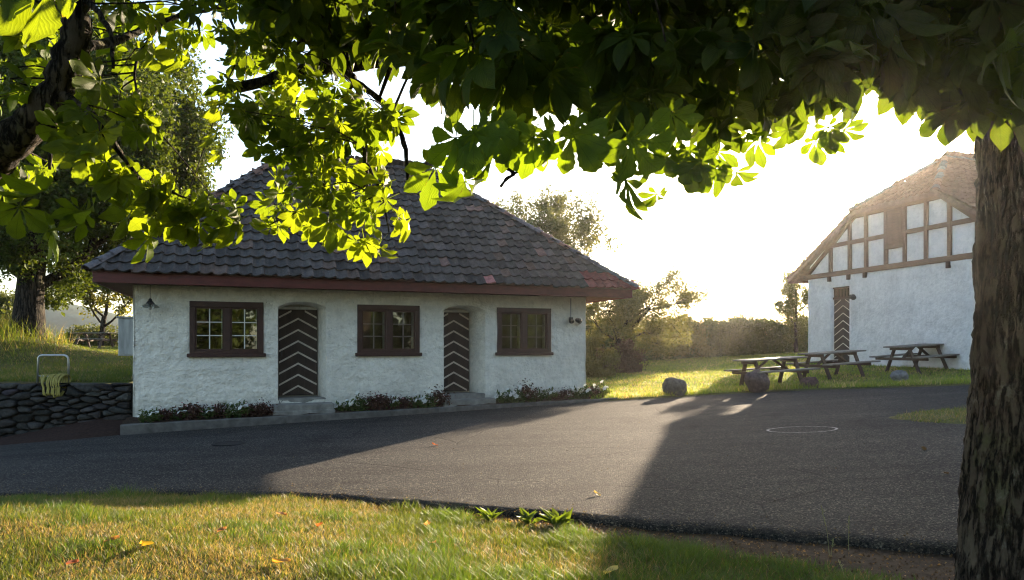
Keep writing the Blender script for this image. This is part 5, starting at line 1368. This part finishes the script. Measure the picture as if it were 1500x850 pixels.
# ------------------------------------------------------------------ the hazy evening air
mb = MB(); mb.box(-1000, 1000, -400, 1300, -3.5, 75); t = NT('hazy_air'); pv = t('VolumePrincipled', {'Color': (1, .97, .93), 'Density': .00029, 'Anisotropy': .8}); t.l.new(pv.outputs[0], t.out.inputs['Volume'])
tag(mb.build('haze', t.m), 'thin evening haze', None, None, 'stuff')
# ------------------------------------------------------------------ camera, sky, sun
cam = bpy.data.cameras.new('camera'); cam.sensor_width = 36; cam.lens = 24; cam.shift_y = (YH - 425) / 1500; cam.clip_start = .05; cam.clip_end = 3000
co = bpy.data.objects.new('camera', cam); COL.objects.link(co); co.location = (0, 0, CAMZ); co.rotation_euler = (R(90), 0, 0); SC.camera = co
sl = bpy.data.lights.new('sun', 'SUN'); sl.energy = 5.0; sl.angle = R(.5); sl.color = (1, .79, .56)
so_ = bpy.data.objects.new('sun', sl); COL.objects.link(so_); so_.rotation_euler = Vector(-SUN).to_track_quat('-Z', 'Y').to_euler(); so_.location = tuple(SUN * 60)
w = bpy.data.worlds.new('World'); SC.world = w; w.use_nodes = True; nt = w.node_tree; nt.nodes.clear()
out = nt.nodes.new('ShaderNodeOutputWorld'); bg = nt.nodes.new('ShaderNodeBackground'); sky = nt.nodes.new('ShaderNodeTexSky')
sky.sky_type = 'NISHITA'; sky.sun_disc = False; sky.sun_elevation = math.asin(SUN[2]); sky.sun_rotation = math.atan2(SUN[0], SUN[1]); sky.air_density = 1.0; sky.dust_density = 1.2; sky.ozone_density = 1.0
nt.links.new(sky.outputs[0], bg.inputs['Color']); bg.inputs['Strength'].default_value = .095
# the bright aureole of hazy air round the sun
tc = nt.nodes.new('ShaderNodeTexCoord'); dp = nt.nodes.new('ShaderNodeVectorMath'); dp.operation = 'DOT_PRODUCT'; dp.inputs[1].default_value = tuple(SUN); nt.links.new(tc.outputs['Generated'], dp.inputs[0])
def pw(e, g):
    mx = nt.nodes.new('ShaderNodeMath'); mx.operation = 'MAXIMUM'; mx.inputs[1].default_value = 0; nt.links.new(dp.outputs['Value'], mx.inputs[0])
    p_ = nt.nodes.new('ShaderNodeMath'); p_.operation = 'POWER'; p_.inputs[1].default_value = e; nt.links.new(mx.outputs[0], p_.inputs[0])
    m_ = nt.nodes.new('ShaderNodeMath'); m_.operation = 'MULTIPLY'; m_.inputs[1].default_value = g; nt.links.new(p_.outputs[0], m_.inputs[0]); return m_
ad = nt.nodes.new('ShaderNodeMath'); ad.operation = 'ADD'; nt.links.new(pw(1500, 14.0).outputs[0], ad.inputs[0]); nt.links.new(pw(10, .04).outputs[0], ad.inputs[1])
b2 = nt.nodes.new('ShaderNodeBackground'); b2.inputs['Color'].default_value = (1, .97, .92, 1); nt.links.new(ad.outputs[0], b2.inputs['Strength'])
asd = nt.nodes.new('ShaderNodeAddShader'); nt.links.new(bg.outputs[0], asd.inputs[0]); nt.links.new(b2.outputs[0], asd.inputs[1]); nt.links.new(asd.outputs[0], out.inputs['Surface'])
SC.view_settings.view_transform = 'Standard'; SC.view_settings.look = 'None'; SC.view_settings.exposure = 2.4; SC.view_settings.gamma = 1.0
SC.render.engine = 'CYCLES'; SC.cycles.filter_width = 1.15; SC.cycles.use_denoising = True
SC.cycles.volume_bounces = 0; SC.cycles.max_bounces = 6; SC.cycles.diffuse_bounces = 3; SC.cycles.glossy_bounces = 3; SC.cycles.transmission_bounces = 4; SC.cycles.transparent_max_bounces = 8; SC.cycles.sample_clamp_indirect = 6
SC.cycles.caustics_reflective = False; SC.cycles.caustics_refractive = False
